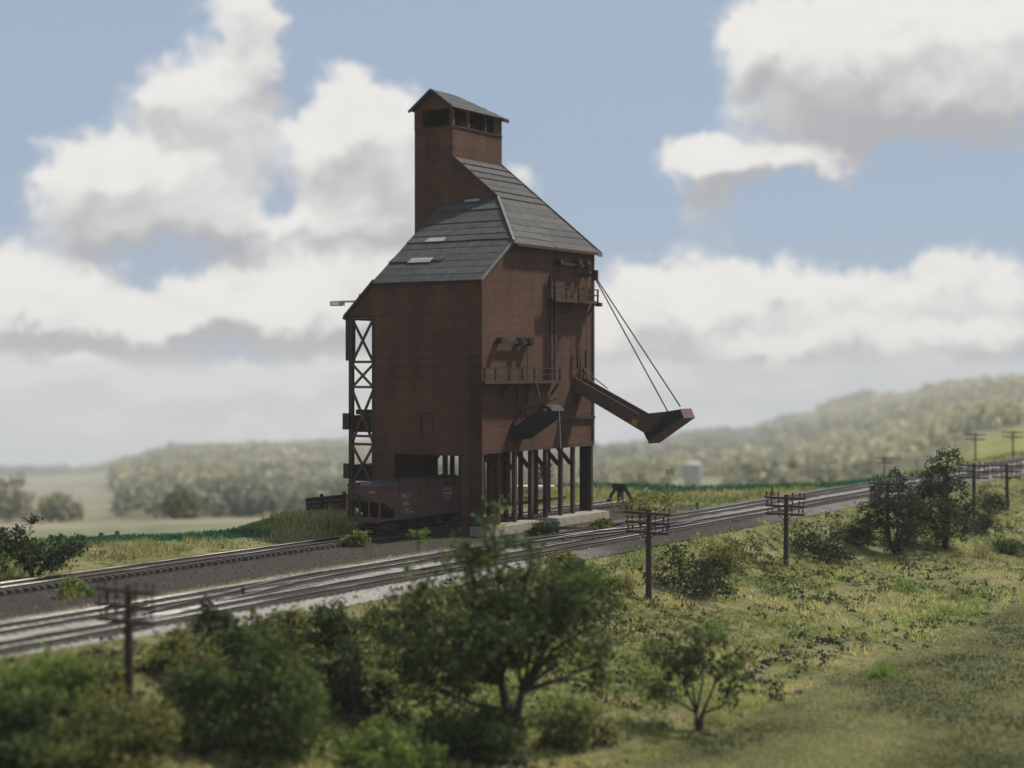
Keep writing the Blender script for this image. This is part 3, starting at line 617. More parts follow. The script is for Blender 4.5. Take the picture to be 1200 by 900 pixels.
# delivery chutes over the front tracks
def YZ(x0, x1, pts, nm, m, par): mb = MB(); mb.prism(pts, lambda u, v, w_: (w_, u, v), x0, x1); return mb.build(nm, m, par)
ch = YZ(4.2, 5.9, [(-.02, 7.0), (-.75, 7.05), (-3.45, 8.75), (-3.4, 9.0), (-.7, 7.35), (-.02, 7.3)], 'chute', M['black'], T); ch['label'] = 'short black chute swung up against the wall'
for xx in (4.2, 5.8): YZ(xx, xx + .1, [(-.02, 7.3), (-.7, 7.35), (-3.4, 9.0), (-2.6, 9.5), (-.55, 8.15), (-.02, 8.3)], 'side_plate', M['black'], ch)
hp_ = [(-2.3, 9.45), (-2.7, 9.72), (-3.15, 9.76), (-3.55, 9.6), (-3.8, 9.3), (-3.5, 8.9), (-3.1, 9.1), (-3.3, 9.5), (-3.0, 9.6), (-2.6, 9.5)]
YZ(4.15, 5.95, hp_, 'hood', M['black'], ch)
MB().beam((4.9, -.2, 9.15), (4.9, -3.8, 10.25), .07, .07).build('hoist_rod', M['iron'], ch)
for xx in (4.3, 5.75): MB().beam((xx, -.1, 8.3), (4.95, -.45, 9.15), .09, .09).build('hinge_strut', M['iron'], ch)
MB().beam((5.5, -.45, 9.05), (5.85, -.75, 7.6), .1, .1).build('hinge_strut', M['iron'], ch)
mb = MB(); mb.tube([(5.2, -3.75, 9.4), (5.25, -3.8, 8.0), (5.3, -3.85, 6.4)], .05, 6); mb.build('pull_rope', M['rope'], ch)
mb = MB(); mb.tube([(6.6, -.9, 11.4), (7.1, -.9, 10.3)], .035, 5); mb.build('pull_rope', M['rope'], ch)
ch = YZ(13.9, 15.5, [(.0, 10.75), (-6.65, 7.37), (-6.75, 7.52), (0, 10.92)], 'chute', M['black'], T); ch['label'] = 'long brown chute lowered out over the tracks'
side = [(.0, 10.8), (-6.65, 7.37), (-7.4, 7.9), (-8.73, 9.14), (-6.24, 8.88), (-.0, 11.93)]
YZ(13.82, 13.9, side, 'side_plate', M['chute'], ch); YZ(15.5, 15.58, side, 'side_plate', M['chute'], ch)
YZ(13.75, 15.65, [(-6.65, 7.37), (-7.2, 7.6), (-8.1, 8.3), (-8.73, 9.14), (-9.9, 9.33), (-9.95, 9.22), (-8.9, 8.5), (-7.13, 6.9), (-6.9, 6.9)], 'deflector', M['black'], ch)
YZ(13.7, 15.7, [(-7.12, 6.52), (-10.3, 8.62), (-9.95, 9.36), (-9.9, 9.25), (-10.15, 8.72), (-7.05, 6.74)], 'lip', M['chute'], ch)
YZ(13.8, 13.9, [(-6.9, 6.9), (-7.1, 6.62), (-10.1, 8.72), (-9.88, 9.28), (-8.73, 9.1)], 'mouth_shade', M['black'], ch)  # black sheet standing in for the shaded inside of the chute mouth
YZ(13.795, 13.82, [(-5.5, 8.1), (-5.9, 7.9), (-6.1, 8.35), (-5.6, 8.5)], 'paint_mark', M['yellow'], ch)
for xx in (13.95, 15.45): MB().beam((xx, -.1, 11.9), (14.7, -.5, 12.55), .1, .1).build('hinge_strut', M['iron'], ch)
MB().beam((14.7, -.5, 12.55), (14.9, -.9, 11.5), .1, .1).build('hinge_strut', M['iron'], ch)
MB().beam((14.7, -.5, 12.5), (14.7, -2.8, 10.95), .08, .08).build('hinge_strut', M['iron'], ch)
br = MB().beam((15., -.06, 20.35), (15., -1.5, 20.35), .16, .2).build('cable_bracket', M['iron'], T)
mb = MB(); mb.box(14.86, 15.14, -1.7, -1.3, 19.9, 20.75); mb.build('pulley_block', M['iron'], br)
for (cx, cy, cz, ox) in ((13.95, -8.7, 9.15, -.1), (15.45, -9.1, 9.5, .1)):
    mb = MB(); mb.tube([(15. + ox, -1.5, 20.1), (cx, cy, cz)], .055, 6); mb.build('cable', M['iron'], ch)
# elevator frame under the ear
FY0, FY1 = WL + .1, 12.75
FR = [(13.0, EZ - .05), (11.05, 13.0), (6.6, 11.05), (3.2, 6.6), (0.0, 3.2)]
for xx in (.05, 3.2):
    for yy, wd in ((FY1 - .2, .36), (FY0 + .1, .22)): MB().box(xx, xx + .3, yy - wd / 2, yy + wd / 2, .0, EZ).build('frame_post', M['timber'], T)
    for z in (EZ - .15, 13.1, 11.1, 7.2, 6.55, 3.3): MB().box(xx + .05, xx + .22, FY0, FY1 - .02, z - .1, z + .1).build('frame_girt', M['frame'], T)
    for (za, zb) in FR:
        MB().beam((xx + .12, FY0 + .1, za), (xx + .12, FY1 - .2, zb), .14, .2, (1, 0, 0)).build('frame_brace', M['frame'], T)
        MB().beam((xx + .19, FY0 + .1, zb), (xx + .19, FY1 - .2, za), .14, .2, (1, 0, 0)).build('frame_brace', M['frame'], T)
MB().box(.02, .5, 12.38, 13.02, 13.2, EZ).build('boot_housing', M['iron'], T)
MB().box(.4, 3.0, FY0 + .1, FY1 - .3, 7.5, 8.85).build('hoist_bin', M['black'], T)
MB().box(-.25, .03, 12.5, 13.12, 7.7, 9.0).build('control_box', M['iron'], T)
MB().box(-.2, .03, 12.55, 13.08, 3.8, 5.0).build('control_box', M['iron'], T)
MB().box(.4, 3.0, FY0 + .1, FY1 - .3, 3.6, 4.9).build('loading_hopper', M['black'], T)
MB().box(.5, .9, FY0 + .3, FY1 - .4, 8.9, 9.3).build('bin_lid', M['timber'], T)
lm = MB().box(-.1, .1, 11.9, 14.2, 17.85, 18.0).build('lamp_arm', M['grey'], T)
MB().box(-.3, .3, 13.3, 14.35, 17.6, 17.97).build('floodlight', M['grey'], lm)
MB().box(-.33, -.3, 13.45, 14.2, 17.64, 17.93).build('lamp_glass', M['pale'], lm)
MB().beam((0, 11.6, 18.0), (0, 11.6, 18.5), .1).build('lamp_peg', M['iron'], lm)

# ------------------------------------------------------------------ hopper car
CXc, CYc, CZ = -1.7, 5.2, .335
C_ = empty('hopper_car', (CXc, CYc, CZ), 0, 'brown open hopper car loaded with coal, standing half inside the tower', 'hopper car')
HL, HW = 6.15, 1.45
def side_pts(): return [(-HL, 3.62), (-HL, 2.5), (-HL + 1.75, 1.75), (-HL + 1.75, 1.35), (-HL + 1.75, 1.15), (HL - 1.75, 1.15), (HL - 1.75, 1.35), (HL - 1.75, 1.75), (HL, 2.5), (HL, 3.62)]
for s in (-1, 1):
    bs = MB(); bs.prism(side_pts(), lambda u, v, w_: (u, w_ * s, v), HW - .06, HW); side_o = bs.build('side_panel', M['car'], C_)
    for i in range(9):
        x = -HL + 1.2 + i * (2 * HL - 2.4) / 8
        MB().box(x - .06, x + .06, s * HW - (.0 if s > 0 else .09), s * HW + (.09 if s > 0 else .0), 3.1, 3.6).build('stake', M['car'], side_o)
    MB().box(-HL - .05, HL + .05, s * HW - .1, s * HW + .1, 3.56, 3.72).build('top_chord', M['car'], C_)
    MB().box(-HL, HL, s * (HW - .05) - .07, s * (HW - .05) + .07, 1.0, 1.2).build('side_sill', M['car'], C_)
for e in (-1, 1):
    MB().box(e * HL - .04, e * HL + .04, -HW + .06, HW - .06, 2.45, 3.6).build('end_panel', M['car'], C_)
    mb = MB(); mb.prism([(e * HL, 2.5), (e * (HL - 2.6), 1.0), (e * (HL - 2.6), .85), (e * HL, 2.4)], lambda u, v, w_: (u, w_, v), -HW + .08, HW - .08); mb.build('slope_sheet', M['black'], C_)
    MB().box(e * HL - .12, e * HL + .12, -HW, HW, .95, 1.3).build('end_sill', M['car'], C_)
    for yy in (-HW + .07, -.45, .45, HW - .07): MB().box(e * HL - .06, e * HL + .06, yy - .06, yy + .06, 1.3, 2.5).build('end_post', M['car'], C_)
    for s in (-1, 1): MB().beam((e * (HL - .05), s * (HW - .05), 1.95), (e * (HL - 1.75), s * (HW - .05), 1.95), .06, .1).build('grab_rail', M['iron'], C_)
    MB().box(e * HL - (.05 if e > 0 else .5), e * HL + (.5 if e > 0 else .05), -.16, .16, .65, .95).build('coupler', M['iron'], C_)
    ld = MB(); ld.beam((e * (HL + .1), .95, 1.25), (e * (HL + .1), .95, 3.6), .05); ldo = ld.build('end_ladder', M['iron'], C_)
    MB().beam((e * (HL + .1), 1.38, 1.25), (e * (HL + .1), 1.38, 3.6), .05).build('ladder_rail', M['iron'], ldo)
    for z in np.arange(1.45, 3.6, .38): MB().beam((e * (HL + .1), .95, z), (e * (HL + .1), 1.38, z), .045).build('rung', M['iron'], ldo)
mb = MB(); mb.tube([(-HL - .3, .55, 2.75), (-HL - .25, .55, 2.75)], .3, 14); bw = mb.build('brake_wheel', M['iron'], C_)
MB().beam((-HL - .25, .55, 1.0), (-HL - .25, .55, 2.75), .05).build('brake_shaft', M['iron'], bw)
for x in (-1.9, 0, 1.9):
    mb = MB(); mb.prism([(x - .95, 1.15), (x - .3, .42), (x + .3, .42), (x + .95, 1.15)], lambda u, v, w_: (u, w_, v), -1.2, 1.2); mb.build('hopper_bottom', M['black'], C_)
MB().box(-HL + .3, HL - .3, -.16, .16, .8, 1.12).build('center_sill', M['iron'], C_)
for tx in (-4.55, 4.55):
    tr = MB().box(tx - .2, tx + .2, -1.1, 1.1, .5, .82).build('truck_bolster', M['iron'], C_)
    for s in (-1, 1):
        mb = MB(); mb.prism([(tx - 1.15, .38), (tx - 1.1, .6), (tx - .5, .82), (tx + .5, .82), (tx + 1.1, .6), (tx + 1.15, .38), (tx + .75, .36), (tx + .45, .2), (tx - .45, .2), (tx - .75, .36)], lambda u, v, w_: (u, w_ * s, v), .98, 1.14); mb.build('side_frame', M['iron'], tr)
        for wx in (-.85, .85):
            mb = MB(); mb.tube([(tx + wx, s * .68, .42), (tx + wx, s * .84, .42)], .42, 18); mb.build('wheel', M['iron'], tr)
    for wx in (-.85, .85): mb = MB(); mb.tube([(tx + wx, -.68, .42), (tx + wx, .68, .42)], .09, 8); mb.build('axle', M['iron'], tr)
def coal_heap():
    n, k = 60, 16; V = []; hv = np.sin(np.linspace(0, math.pi, k))
    for i in range(n):
        for j in range(k):
            x = -HL + .06 + (2 * HL - .12) * i / (n - 1); y = -HW + .1 + (2 * HW - .2) * j / (k - 1); e = min(1, i / 4, (n - 1 - i) / 4)
            V.append((x + random.uniform(-.05, .05), y + random.uniform(-.05, .05), 3.5 + hv[j] * e * .3 + random.uniform(-.1, .13)))
    F = [(i * k + j, (i + 1) * k + j, (i + 1) * k + j + 1, i * k + j + 1) for i in range(n - 1) for j in range(k - 1)]
    o = link('coal', np_mesh('coal', V, F, M['coal']), C_); o['kind'] = 'stuff'
coal_heap()
def text(body, size, loc, parent, m, rot=(math.pi / 2, 0, 0), nm='lettering'):
    c = bpy.data.curves.new(nm, 'FONT'); c.body = body; c.size = size; c.extrude = .006; c.align_x = 'CENTER'; c.offset = .008
    c.materials.append(m); f = bpy.data.objects.new('glyphs', c); me = bpy.data.meshes.new_from_object(f); me.name = nm
    bpy.data.objects.remove(f); o = link(nm, me, parent, loc); o.rotation_euler = rot; return o
ys = -HW - .008
text('WCF', .56, (-2.95, ys, 2.55), C_, M['white']); text('3481', .48, (-2.95, ys, 1.98), C_, M['white'])
text('LD LMT 50', .17, (-2.85, ys, 1.66), C_, M['white']); text('CAPY  100000', .17, (-2.6, ys, 1.42), C_, M['white'])
mb = MB()
def ell(rx, rz, t, cx, cz):
    for i in range(20):
        a0, a1 = 2 * math.pi * i / 20, 2 * math.pi * (i + 1) / 20
        mb.add([(cx + rx * math.cos(a0), ys, cz + rz * math.sin(a0)), (cx + rx * math.cos(a1), ys, cz + rz * math.sin(a1)), (cx + (rx - t) * math.cos(a1), ys, cz + (rz - t) * math.sin(a1)), (cx + (rx - t) * math.cos(a0), ys, cz + (rz - t) * math.sin(a0))], [(0, 1, 2, 3)])
ell(.62, .5, .07, 2.6, 2.6); mb.box(2.05, 3.15, ys - .004, ys, 2.53, 2.67); mb.build('emblem', M['white'], C_)
text('HOPPER', .16, (2.6, ys - .002, 2.82), C_, M['white']); text('LINE', .2, (2.6, ys - .002, 2.26), C_, M['white'])
text('3481', .3, (-HL - .045, -.75, 3.05), C_, M['white'], (math.pi / 2, 0, -math.pi / 2))

# ------------------------------------------------------------------ telegraph poles
def tele_pole(x, y, h, label, arms=3, r=.19, aw=3.3, group='telegraph poles along the front track', zb=None, az=0., tilt=(0, 0)):
    z = float(ground_z(x, y)) if zb is None else zb
    t = empty('telegraph_pole', (x, y, z), az, label, 'telegraph pole', group); t.rotation_euler = (tilt[0], tilt[1], az)
    mb = MB(); mb.tube([(0, 0, -.6), (0, 0, h * .5), (0, 0, h)], [r * 1.12, r, r * .82], 10); mb.build('shaft', M['pole'], t)
    for k in range(arms):
        za = h - .25 - k * .62; wd = aw * (1 - .04 * k)
        a = MB().box(-.3 * r / .19, -.05, -wd / 2, wd / 2, za - .08, za + .08).build('crossarm', M['pole'], t)
        for q in ([-.47, -.36, -.18, .18, .36, .47] if arms > 2 else []):
            mb = MB(); mb.tube([(-.17, q * wd, za + .07), (-.17, q * wd, za + .22), (-.17, q * wd, za + .26), (-.17, q * wd, za + .42)], [.035, .035, .075, .06], 7); mb.build('insulator', M['pole'], a)
        for s in (-1, 1): MB().beam((-.2, s * wd * .2, za - .06), (-.17, s * .06, za - .5), .05, .05).build('arm_brace', M['pole'], a)
    return t
for (x, h, lab, tl) in [(-56.0, 5.35, 'telegraph pole among green bushes, nearest, at the left', (0, 0)), (-9.3, 5.95, 'telegraph pole right of the large leafy tree', (.02, -.03)), (13.6, 5.5, 'telegraph pole on open grass between the dark bushes', (0, .01)),
                        (36.6, 5.4, 'telegraph pole half hidden by the dark twin trees', (0, 0)), (62.5, 5.6, 'telegraph pole just right of the dark twin trees', (0, 0)), (74.8, 5.1, 'telegraph pole nearest the right edge, on the near side of the tracks', (-.02, .0))]:
    tele_pole(x, -19, h, lab, tilt=tl)
for (u, v, h, lab) in [(1143, 541, 4.3, 'small telegraph pole in the far meadow, left one of the two'), (1187, 536, 4.0, 'small telegraph pole in the far meadow, right one of the two')]:
    p, t_ = on_ground(u, v); k = t_ / 250.
    tele_pole(p.x, p.y, h * k, lab, 2, .12 * k, 3.4 * k, 'small telegraph poles beyond the tracks', p.z, math.radians(-10))

zf = float(ground_z(145., 19.5)); tele_pole(145., 19.5, -1.0 - zf, 'faint thin telegraph pole beyond the tracks, left of the dark twin trees', 2, .12, 3.0, 'small telegraph poles beyond the tracks', zf)

# ------------------------------------------------------------------ small things around the tower
bx = empty('bumping_post', (31.8, 5.2, 0), 0, 'black bumping post on splayed legs at the spur end', 'bumping post')
for s in (-.76, .76):
    MB().beam((-1.0, s, .3), (0, s * .4, 1.65), .2, .26).build('leg', M['black'], bx); MB().beam((1.1, s, .1), (0, s * .4, 1.65), .2, .26).build('leg', M['black'], bx)
MB().box(-.35, .2, -.7, .7, 1.35, 1.85).build('striker', M['black'], bx)
MB().box(-.15, .15, -.15, .15, .1, 1.4).build('post', M['black'], bx)
tp = Vector((26.5, 11.4, float(ground_z(26.5, 11.4)))); tk = empty('trough', tp, PHI - math.pi / 2, 'white round bottomed trough on posts, seen through the tower columns', 'trough')
zt = 1.72 - tp.z
mb = MB(); pr = [(math.cos(a) * .62, zt - .12 - abs(math.sin(a)) * .62) for a in np.linspace(0, math.pi, 11)]; pr += [(-.56, zt - .12), (.56, zt - .12)][::1]
mb.prism([(math.cos(a) * .62, zt - .12 - math.sin(a) * .62) for a in np.linspace(0, math.pi, 12)], lambda u, v, w_: (w_, u, v), -1.55, 1.55); mb.build('basin', M['tank'], tk, True)
MB().box(-1.85, 1.85, -.7, .7, zt - .12, zt).build('rim', M['tank'], tk)
for sx in (-1.2, 1.2): MB().box(sx - .1, sx + .1, -.35, .35, -.2, zt - .7).build('leg', M['timber'], tk)
def plank_wall(u0, u1, v0, v1, yw, label, posts, cat='plank wall', nm='plank_wall'):
    def ony(u, v):
        d = Vector((SA * (u - 600) / FPX + CA, -CA * (u - 600) / FPX + SA, (HOR - v) / FPX)); t = (yw - CAM.y) / d.y; return CAM + d * t
    a, b_ = ony(u0, v1), ony(u1, v1); zt = ony((u0 + u1) / 2, v0).z; zb = float(ground_z((a.x + b_.x) / 2, yw)) - .5
    t = empty(nm, ((a.x + b_.x) / 2, yw, zb), 0, label, cat); ln = abs(b_.x - a.x); n = max(3, int((zt - zb) / .32)); hh = (zt - zb) / n
    for i in range(n): MB().box(-ln / 2 + random.uniform(-.1, .1), ln / 2 + random.uniform(-.1, .1), random.uniform(-.03, 0), .12, i * hh + .015, (i + 1) * hh - .015).build('plank', M['plank'], t)
    for q in posts: MB().box(ln * q - .12, ln * q + .12, -.24, -.04, 0, zt - zb + .25).build('post', M['plank'], t)
plank_wall(359, 412, 581, 600, 18.2, 'dark brown plank wall in tall grass, left of the hopper car', (-.2, .3))
plank_wall(78, 142, 629, 634, 20.5, 'low brown plank wall at the far grass edge, left', (-.3, .1, .4), nm='plank_wall')
p, _ = on_ground(905, 581); sg = empty('marker_post', p, 0, 'small dark marker post in grass beyond the tracks', 'marker post'); sg.scale = (.6, .6, .6)
MB().box(-.12, .12, -.12, .12, -.2, 1.15).build('post', M['black'], sg); MB().box(-.18, .18, -.14, .14, 1.0, 1.45).build('plate', M['iron'], sg)
# pale silo far down in the valley
p, t_ = on_ground(812, 572)
d = Vector((SA * (812 - 600) / FPX + CA, -CA * (812 - 600) / FPX + SA, 0)); q = CAM + d * 900.; q.z = float(ground_z(q.x, q.y))
si = empty('silo', q, 0, 'pale blurred silo far down in the valley', 'silo'); top = CAM.z - (541 - HOR) * 900 / FPX - q.z
mb = MB(); mb.tube([(0, 0, -1), (0, 0, top - 1.2)], 5.0, 24); mb.build('silo_wall', M['silo'], si)
mb = MB(); mb.tube([(0, 0, top - 1.2), (0, 0, top - .5), (0, 0, top)], [5.1, 3.6, .5], 24); mb.build('roof', M['silo'], si)

# ------------------------------------------------------------------ vegetation
LM = dict(
    dark=leaf_mat('leaf_dark', (.014, .022, .010), (.065, .088, .032)),
    mid=leaf_mat('leaf_mid', (.020, .038, .012), (.15, .19, .05)),
    olive=leaf_mat('leaf_olive', (.04, .058, .016), (.29, .28, .08)),
    bright=leaf_mat('leaf_bright', (.07, .13, .028), (.27, .33, .075)),
    far=leaf_mat('leaf_far_hazed', (.19, .195, .14), (.45, .43, .235), .3),  # greens paled so the colour carries part of the distance haze
    dry=leaf_mat('grass_dry', (.14, .18, .035), (.58, .52, .21), .45),
    green=leaf_mat('grass_green', (.08, .17, .025), (.31, .42, .08), .45),
    straw=leaf_mat('grass_straw', (.09, .115, .028), (.52, .44, .19), .4),
    crop=leaf_mat('crop_leaf', (.02, .095, .045), (.05, .16, .07), .35),
    mown=leaf_mat('grass_mown', (.05, .068, .02), (.42, .41, .17), .45),
    weed=leaf_mat('weed_dark', (.012, .018, .013), (.04, .052, .034), .2),
)
def leaf_quads(P, size, rng, aspect=.6, up=0.0):
    n = len(P); a = rng.normal(size=(n, 3)); a[:, 2] += up; a /= np.linalg.norm(a, axis=1)[:, None]
    b = rng.normal(size=(n, 3)); b -= a * (a * b).sum(1)[:, None]; b /= np.linalg.norm(b, axis=1)[:, None]
    s = (size * rng.uniform(.6, 1.3, n))[:, None]; A = a * s; B_ = b * s * aspect
    V = np.stack([P - A, P - .1 * A + B_, P + A, P + .1 * A - B_], 1).reshape(-1, 3)
    return V, np.arange(4 * n).reshape(-1, 4)
def crown_points(lobes, rng, ncl, nleaf, rad):
    """lobes: (cx, cy, cz, rx, ry, rz, weight); clusters spread through each lobe, leaves round each cluster"""
    C, tint = [], []; wsum = sum(l[6] * l[3] * l[5] for l in lobes)
    for (cx, cy, cz, rx, ry, rz, w) in lobes:
        k = max(4, int(ncl * w * rx * rz / wsum)); dv = rng.normal(size=(k, 3)); dv /= np.linalg.norm(dv, axis=1)[:, None]; rr = rng.uniform(.25, 1.08, k) ** .6
        C.append(np.array([cx, cy, cz]) + dv * rr[:, None] * np.array([rx, ry, rz]))
    C = np.concatenate(C); k = len(C); sz = rng.uniform(.5, 1.25, k)
    n = np.maximum(3, (nleaf * sz ** 1.5).astype(int)); idx = np.repeat(np.arange(k), n)
    off = rng.normal(size=(len(idx), 3)) * np.array([1, 1, .75]); P = C[idx] + off * (rad * sz[idx])[:, None] * .62
    t = np.clip(np.repeat(rng.uniform(.05, .75, k), n) + rng.normal(0, .16, len(idx)), 0, 1)
    return C, P, t
def plant(name, loc, lobes, lm, label, cat, seed, ncl=60, nleaf=40, rad=.4, leaf=.12, trunk=None, nb=14, group=None, sc=1., flat=False):
    rng = np.random.default_rng(seed); rs = random.Random(seed)
    t = empty(name, loc, 0, label, cat, group)
    C, P, tint = crown_points(lobes, rng, ncl, nleaf, rad)
    zmin = .02
    P[:, 2] = np.maximum(P[:, 2], zmin)
    V, F = leaf_quads(P, leaf, rng)
    link('crown', np_mesh('crown', V, F, lm, attrs=dict(tint=np.repeat(tint, 4))), t)
    mb = MB()
    tr = trunk or dict(h=.5, r=.06, stems=3, lean=.3)
    heads = []
    for s in range(tr.get('stems', 1)):
        a = rs.uniform(0, 6.28); ln = tr.get('lean', .2); h = tr['h'] * rs.uniform(.85, 1.1); b0 = Vector((math.cos(a), math.sin(a), 0)) * tr['r'] * (1.2 if tr.get('stems', 1) > 1 else 0)
        top = b0 + Vector((math.cos(a) * ln * h + tr.get('dx', 0), math.sin(a) * ln * h + tr.get('dy', 0), h)); mid = b0.lerp(top, .5) + Vector((rs.uniform(-.08, .08) * h, rs.uniform(-.08, .08) * h, 0))
        mb.tube([b0 + Vector((0, 0, -.3)), b0 + Vector((0, 0, .05 * h)), mid, top], [tr['r'] * 1.5, tr['r'] * 1.1, tr['r'] * .85, tr['r'] * .65], 8); heads.append((top, tr['r'] * .62))
        heads.append((mid, tr['r'] * .7))
    mb.build('trunk', M['bark'], t, True)
    bb = MB(); pick = list(range(len(C))); rs.shuffle(pick)
    limbs = []
    for (cx, cy, cz, rx, ry, rz, w) in lobes:
        c = Vector((cx, cy, cz)); h0, r0 = min(heads, key=lambda q: (q[0] - c).length + (2 if q[0].z > c.z else 0)); m = h0.lerp(c, .5) + Vector((rs.uniform(-.2, .2), rs.uniform(-.2, .2), .12 * (c - h0).length * rs.uniform(-.5, 1)))
        bb.tube([h0, m, c], [r0 * .8, r0 * .55, r0 * .3], 6); limbs += [(c, r0 * .3), (m, r0 * .55)]
    for i in pick[:nb]:
        c = Vector(C[i]); h0, r0 = min(limbs, key=lambda q: (q[0] - c).length); m = h0.lerp(c, .5) + Vector((rs.uniform(-.1, .1), rs.uniform(-.1, .1), rs.uniform(0, .15)))
        bb.tube([h0, m, c], [r0 * .6, r0 * .42, max(.008, r0 * .18)], 5)
    bb.build('branches', M['bark'], t, True)
    return t
def lobes_px(base_uv, D, items, depth=.8):
    """crown lobes given by where they stand from the base, seen from the south-west: (right, up, radius right, radius up, weight)"""
    s = D / FPX; out = []
    for k, (du, dv, ru, rv, w) in enumerate(items):
        dep = math.sin(k * 2.4 + .7) * ru * s * depth; r_, d_ = du * s, dep
        out.append((SA * r_ + CA * d_, -CA * r_ + SA * d_, dv * s, ru * s * .95, ru * s * .95, rv * s, w))
    return out
# the large tree in front
p, D_ = on_ground(607, 872)
plant('leafy_tree', p, lobes_px(None, D_, [(-28, 232, 30, 24, .7), (-55, 195, 48, 40, 1), (35, 185, 58, 44, 1), (-108, 152, 50, 42, 1), (-15, 140, 68, 46, 1.1), (78, 132, 34, 42, .9), (-142, 118, 30, 30, .7), (-88, 100, 46, 34, .9), (96, 92, 18, 32, .5), (55, 170, 40, 38, .9),
    (-30, 268, 12, 20, .3), (-122, 95, 36, 28, .7), (-58, 122, 42, 36, .9), (15, 155, 46, 44, 1), (-30, 98, 44, 22, .6), (48, 98, 34, 22, .5), (-62, 235, 16, 14, .35), (18, 230, 20, 14, .4), (84, 196, 16, 14, .3), (-128, 70, 36, 26, .8), (-86, 66, 34, 22, .7), (92, 70, 13, 22, .4)]),
      LM['mid'], 'large leafy tree with forked trunk in the foreground before the tower', 'tree', 3, 430, 38, .52, .13, dict(h=2.9, r=.24, stems=3, lean=.22), 240)
# its neighbours
def bush(u, v, w, h, lm, label, seed, nm='bush', cat='bush', stems=3, ncl=None, leaf=.12, group='bushes in the foreground', nl=30, shape=None):
    p, D = on_ground(u, v); s = D / FPX; rs = random.Random(seed); R = w * s / 2; H = h * s
    lob = []
    k = shape or rs.randint(9, 13)
    for i in range(k):
        a = rs.uniform(0, 6.28); q = rs.uniform(.15, 1.05) * R; rr = R * rs.uniform(.14, .42); hz = H * rs.uniform(.12, .85) * (1 - .5 * (q / R) ** 2)
        lob.append((math.cos(a) * q, math.sin(a) * q, hz, rr, rr, min(H * .34, rr), 1))
    lob.append((rs.uniform(-.3, .3) * R, rs.uniform(-.3, .3) * R, H * .5, R * .42, R * .42, H * .34, .8)); lob.append((0, 0, H * .18, R * .9, R * .9, H * .22, 1.))
    n = ncl or int(44 + 15 * (w / 40.) ** 2); H *= .78
    return plant(nm, p, lob, lm, label, cat, seed, n, nl, max(.2, .15 * R + .12), leaf, dict(h=H * .25, r=max(.02, .012 * H), stems=5, lean=.7), 16, group)
B_ = LM
BUSHES = [
    (330, 885, 150, 150, 'mid', 'large dark green bush left of the foreground tree'), (400, 830, 95, 90, 'dark', 'dark bush tucked between the big bush and the foreground tree'),
    (225, 860, 130, 110, 'mid', 'broad green bush right of the nearest telegraph pole'), (120, 900, 150, 105, 'olive', 'wide olive bush at the bottom left corner, below the nearest pole'), (25, 895, 120, 100, 'mid', 'dense green bush cut by the left edge of the picture'),
    (45, 825, 110, 60, 'bright', 'low yellow green bush at the left edge, below the gravel'), (105, 815, 75, 45, 'olive', 'low olive bush just left of the nearest pole'), (205, 790, 95, 60, 'olive', 'olive bush uphill right of the nearest pole'),
    (270, 800, 100, 75, 'mid', 'green bush in the middle of the left bushes'), (320, 765, 90, 62, 'olive', 'yellowish bush just below the gravel edge, left of center'), (250, 745, 60, 34, 'dark', 'small dark bush at the gravel edge under the left rails'),
    (385, 760, 80, 60, 'mid', 'green bush below the gravel, left of the foreground tree'), (455, 900, 110, 62, 'bright', 'bright green low bush at the bottom, left of the tree trunk'), (445, 745, 60, 45, 'olive', 'small olive bush at the gravel edge beside the tall twig'),
    (552, 884, 120, 62, 'mid', 'low scrub at the foot of the foreground tree, left side'), (668, 872, 84, 46, 'olive', 'low scrub at the foot of the foreground tree, right side'),
    (660, 668, 50, 26, 'olive', 'small olive bush at the gravel edge right of the foreground tree'), (700, 690, 60, 32, 'bright', 'low pale green bush left of the second pole'), (800, 694, 85, 52, 'dark', 'dark tangled bush just right of the second pole'),
    (852, 668, 60, 40, 'olive', 'olive bush on the bank between two poles'), (960, 655, 78, 46, 'dark', 'dark bush just right of the third pole'), (1005, 640, 46, 38, 'mid', 'green bush left of the dark twin trees'),
    (1165, 598, 44, 28, 'dark', 'dark bush on the bank near the right edge'), (1190, 650, 44, 24, 'mid', 'low green bush right of the pale grass tuft'), (1155, 625, 46, 34, 'dark', 'small dark bush right of the twin trees'),
    (706, 624, 32, 18, 'olive', 'tiny bush at the right end of the concrete footing'), (640, 632, 40, 20, 'dark', 'tiny weedy bush against the concrete footing'), (770, 606, 46, 24, 'straw', 'dry bush beside the track behind the second pole'), (88, 700, 34, 22, 'bright', 'small yellow green weed bush on the left cinders'),
    (415, 640, 30, 18, 'olive', 'weed bush under the hopper car wheels'), (760, 600, 60, 30, 'olive', 'bushy weeds right of the bumping post'),
]
for i, (u, v, w, h, m, lab) in enumerate(BUSHES): bush(u, v, w, h, LM[m], lab, 100 + i)
# shrub and saplings
p, D_ = on_ground(820, 858)
plant('shrub', p, lobes_px(None, D_, [(-35, 85, 28, 22, 1), (0, 105, 30, 20, .8), (35, 78, 26, 22, 1), (-10, 70, 35, 24, .9), (-45, 45, 18, 18, .7), (40, 42, 18, 14, .6)]), LM['mid'], 'small open shrub on grass, right of the foreground tree', 'shrub', 31, 95, 30, .38, .13, dict(h=.9, r=.14, stems=2, lean=.25), 40)
p, D_ = on_ground(505, 800)
plant('sapling', p, lobes_px(None, D_, [(-18, 168, 13, 12, 1), (-22, 130, 10, 12, .8), (-5, 105, 12, 14, .7), (-30, 60, 22, 18, .7)]), LM['bright'], 'thin sapling with light green tips rising before the hopper car', 'sapling', 33, 22, 14, .22, .12, dict(h=4.4, r=.05, stems=1, lean=.05), 14)
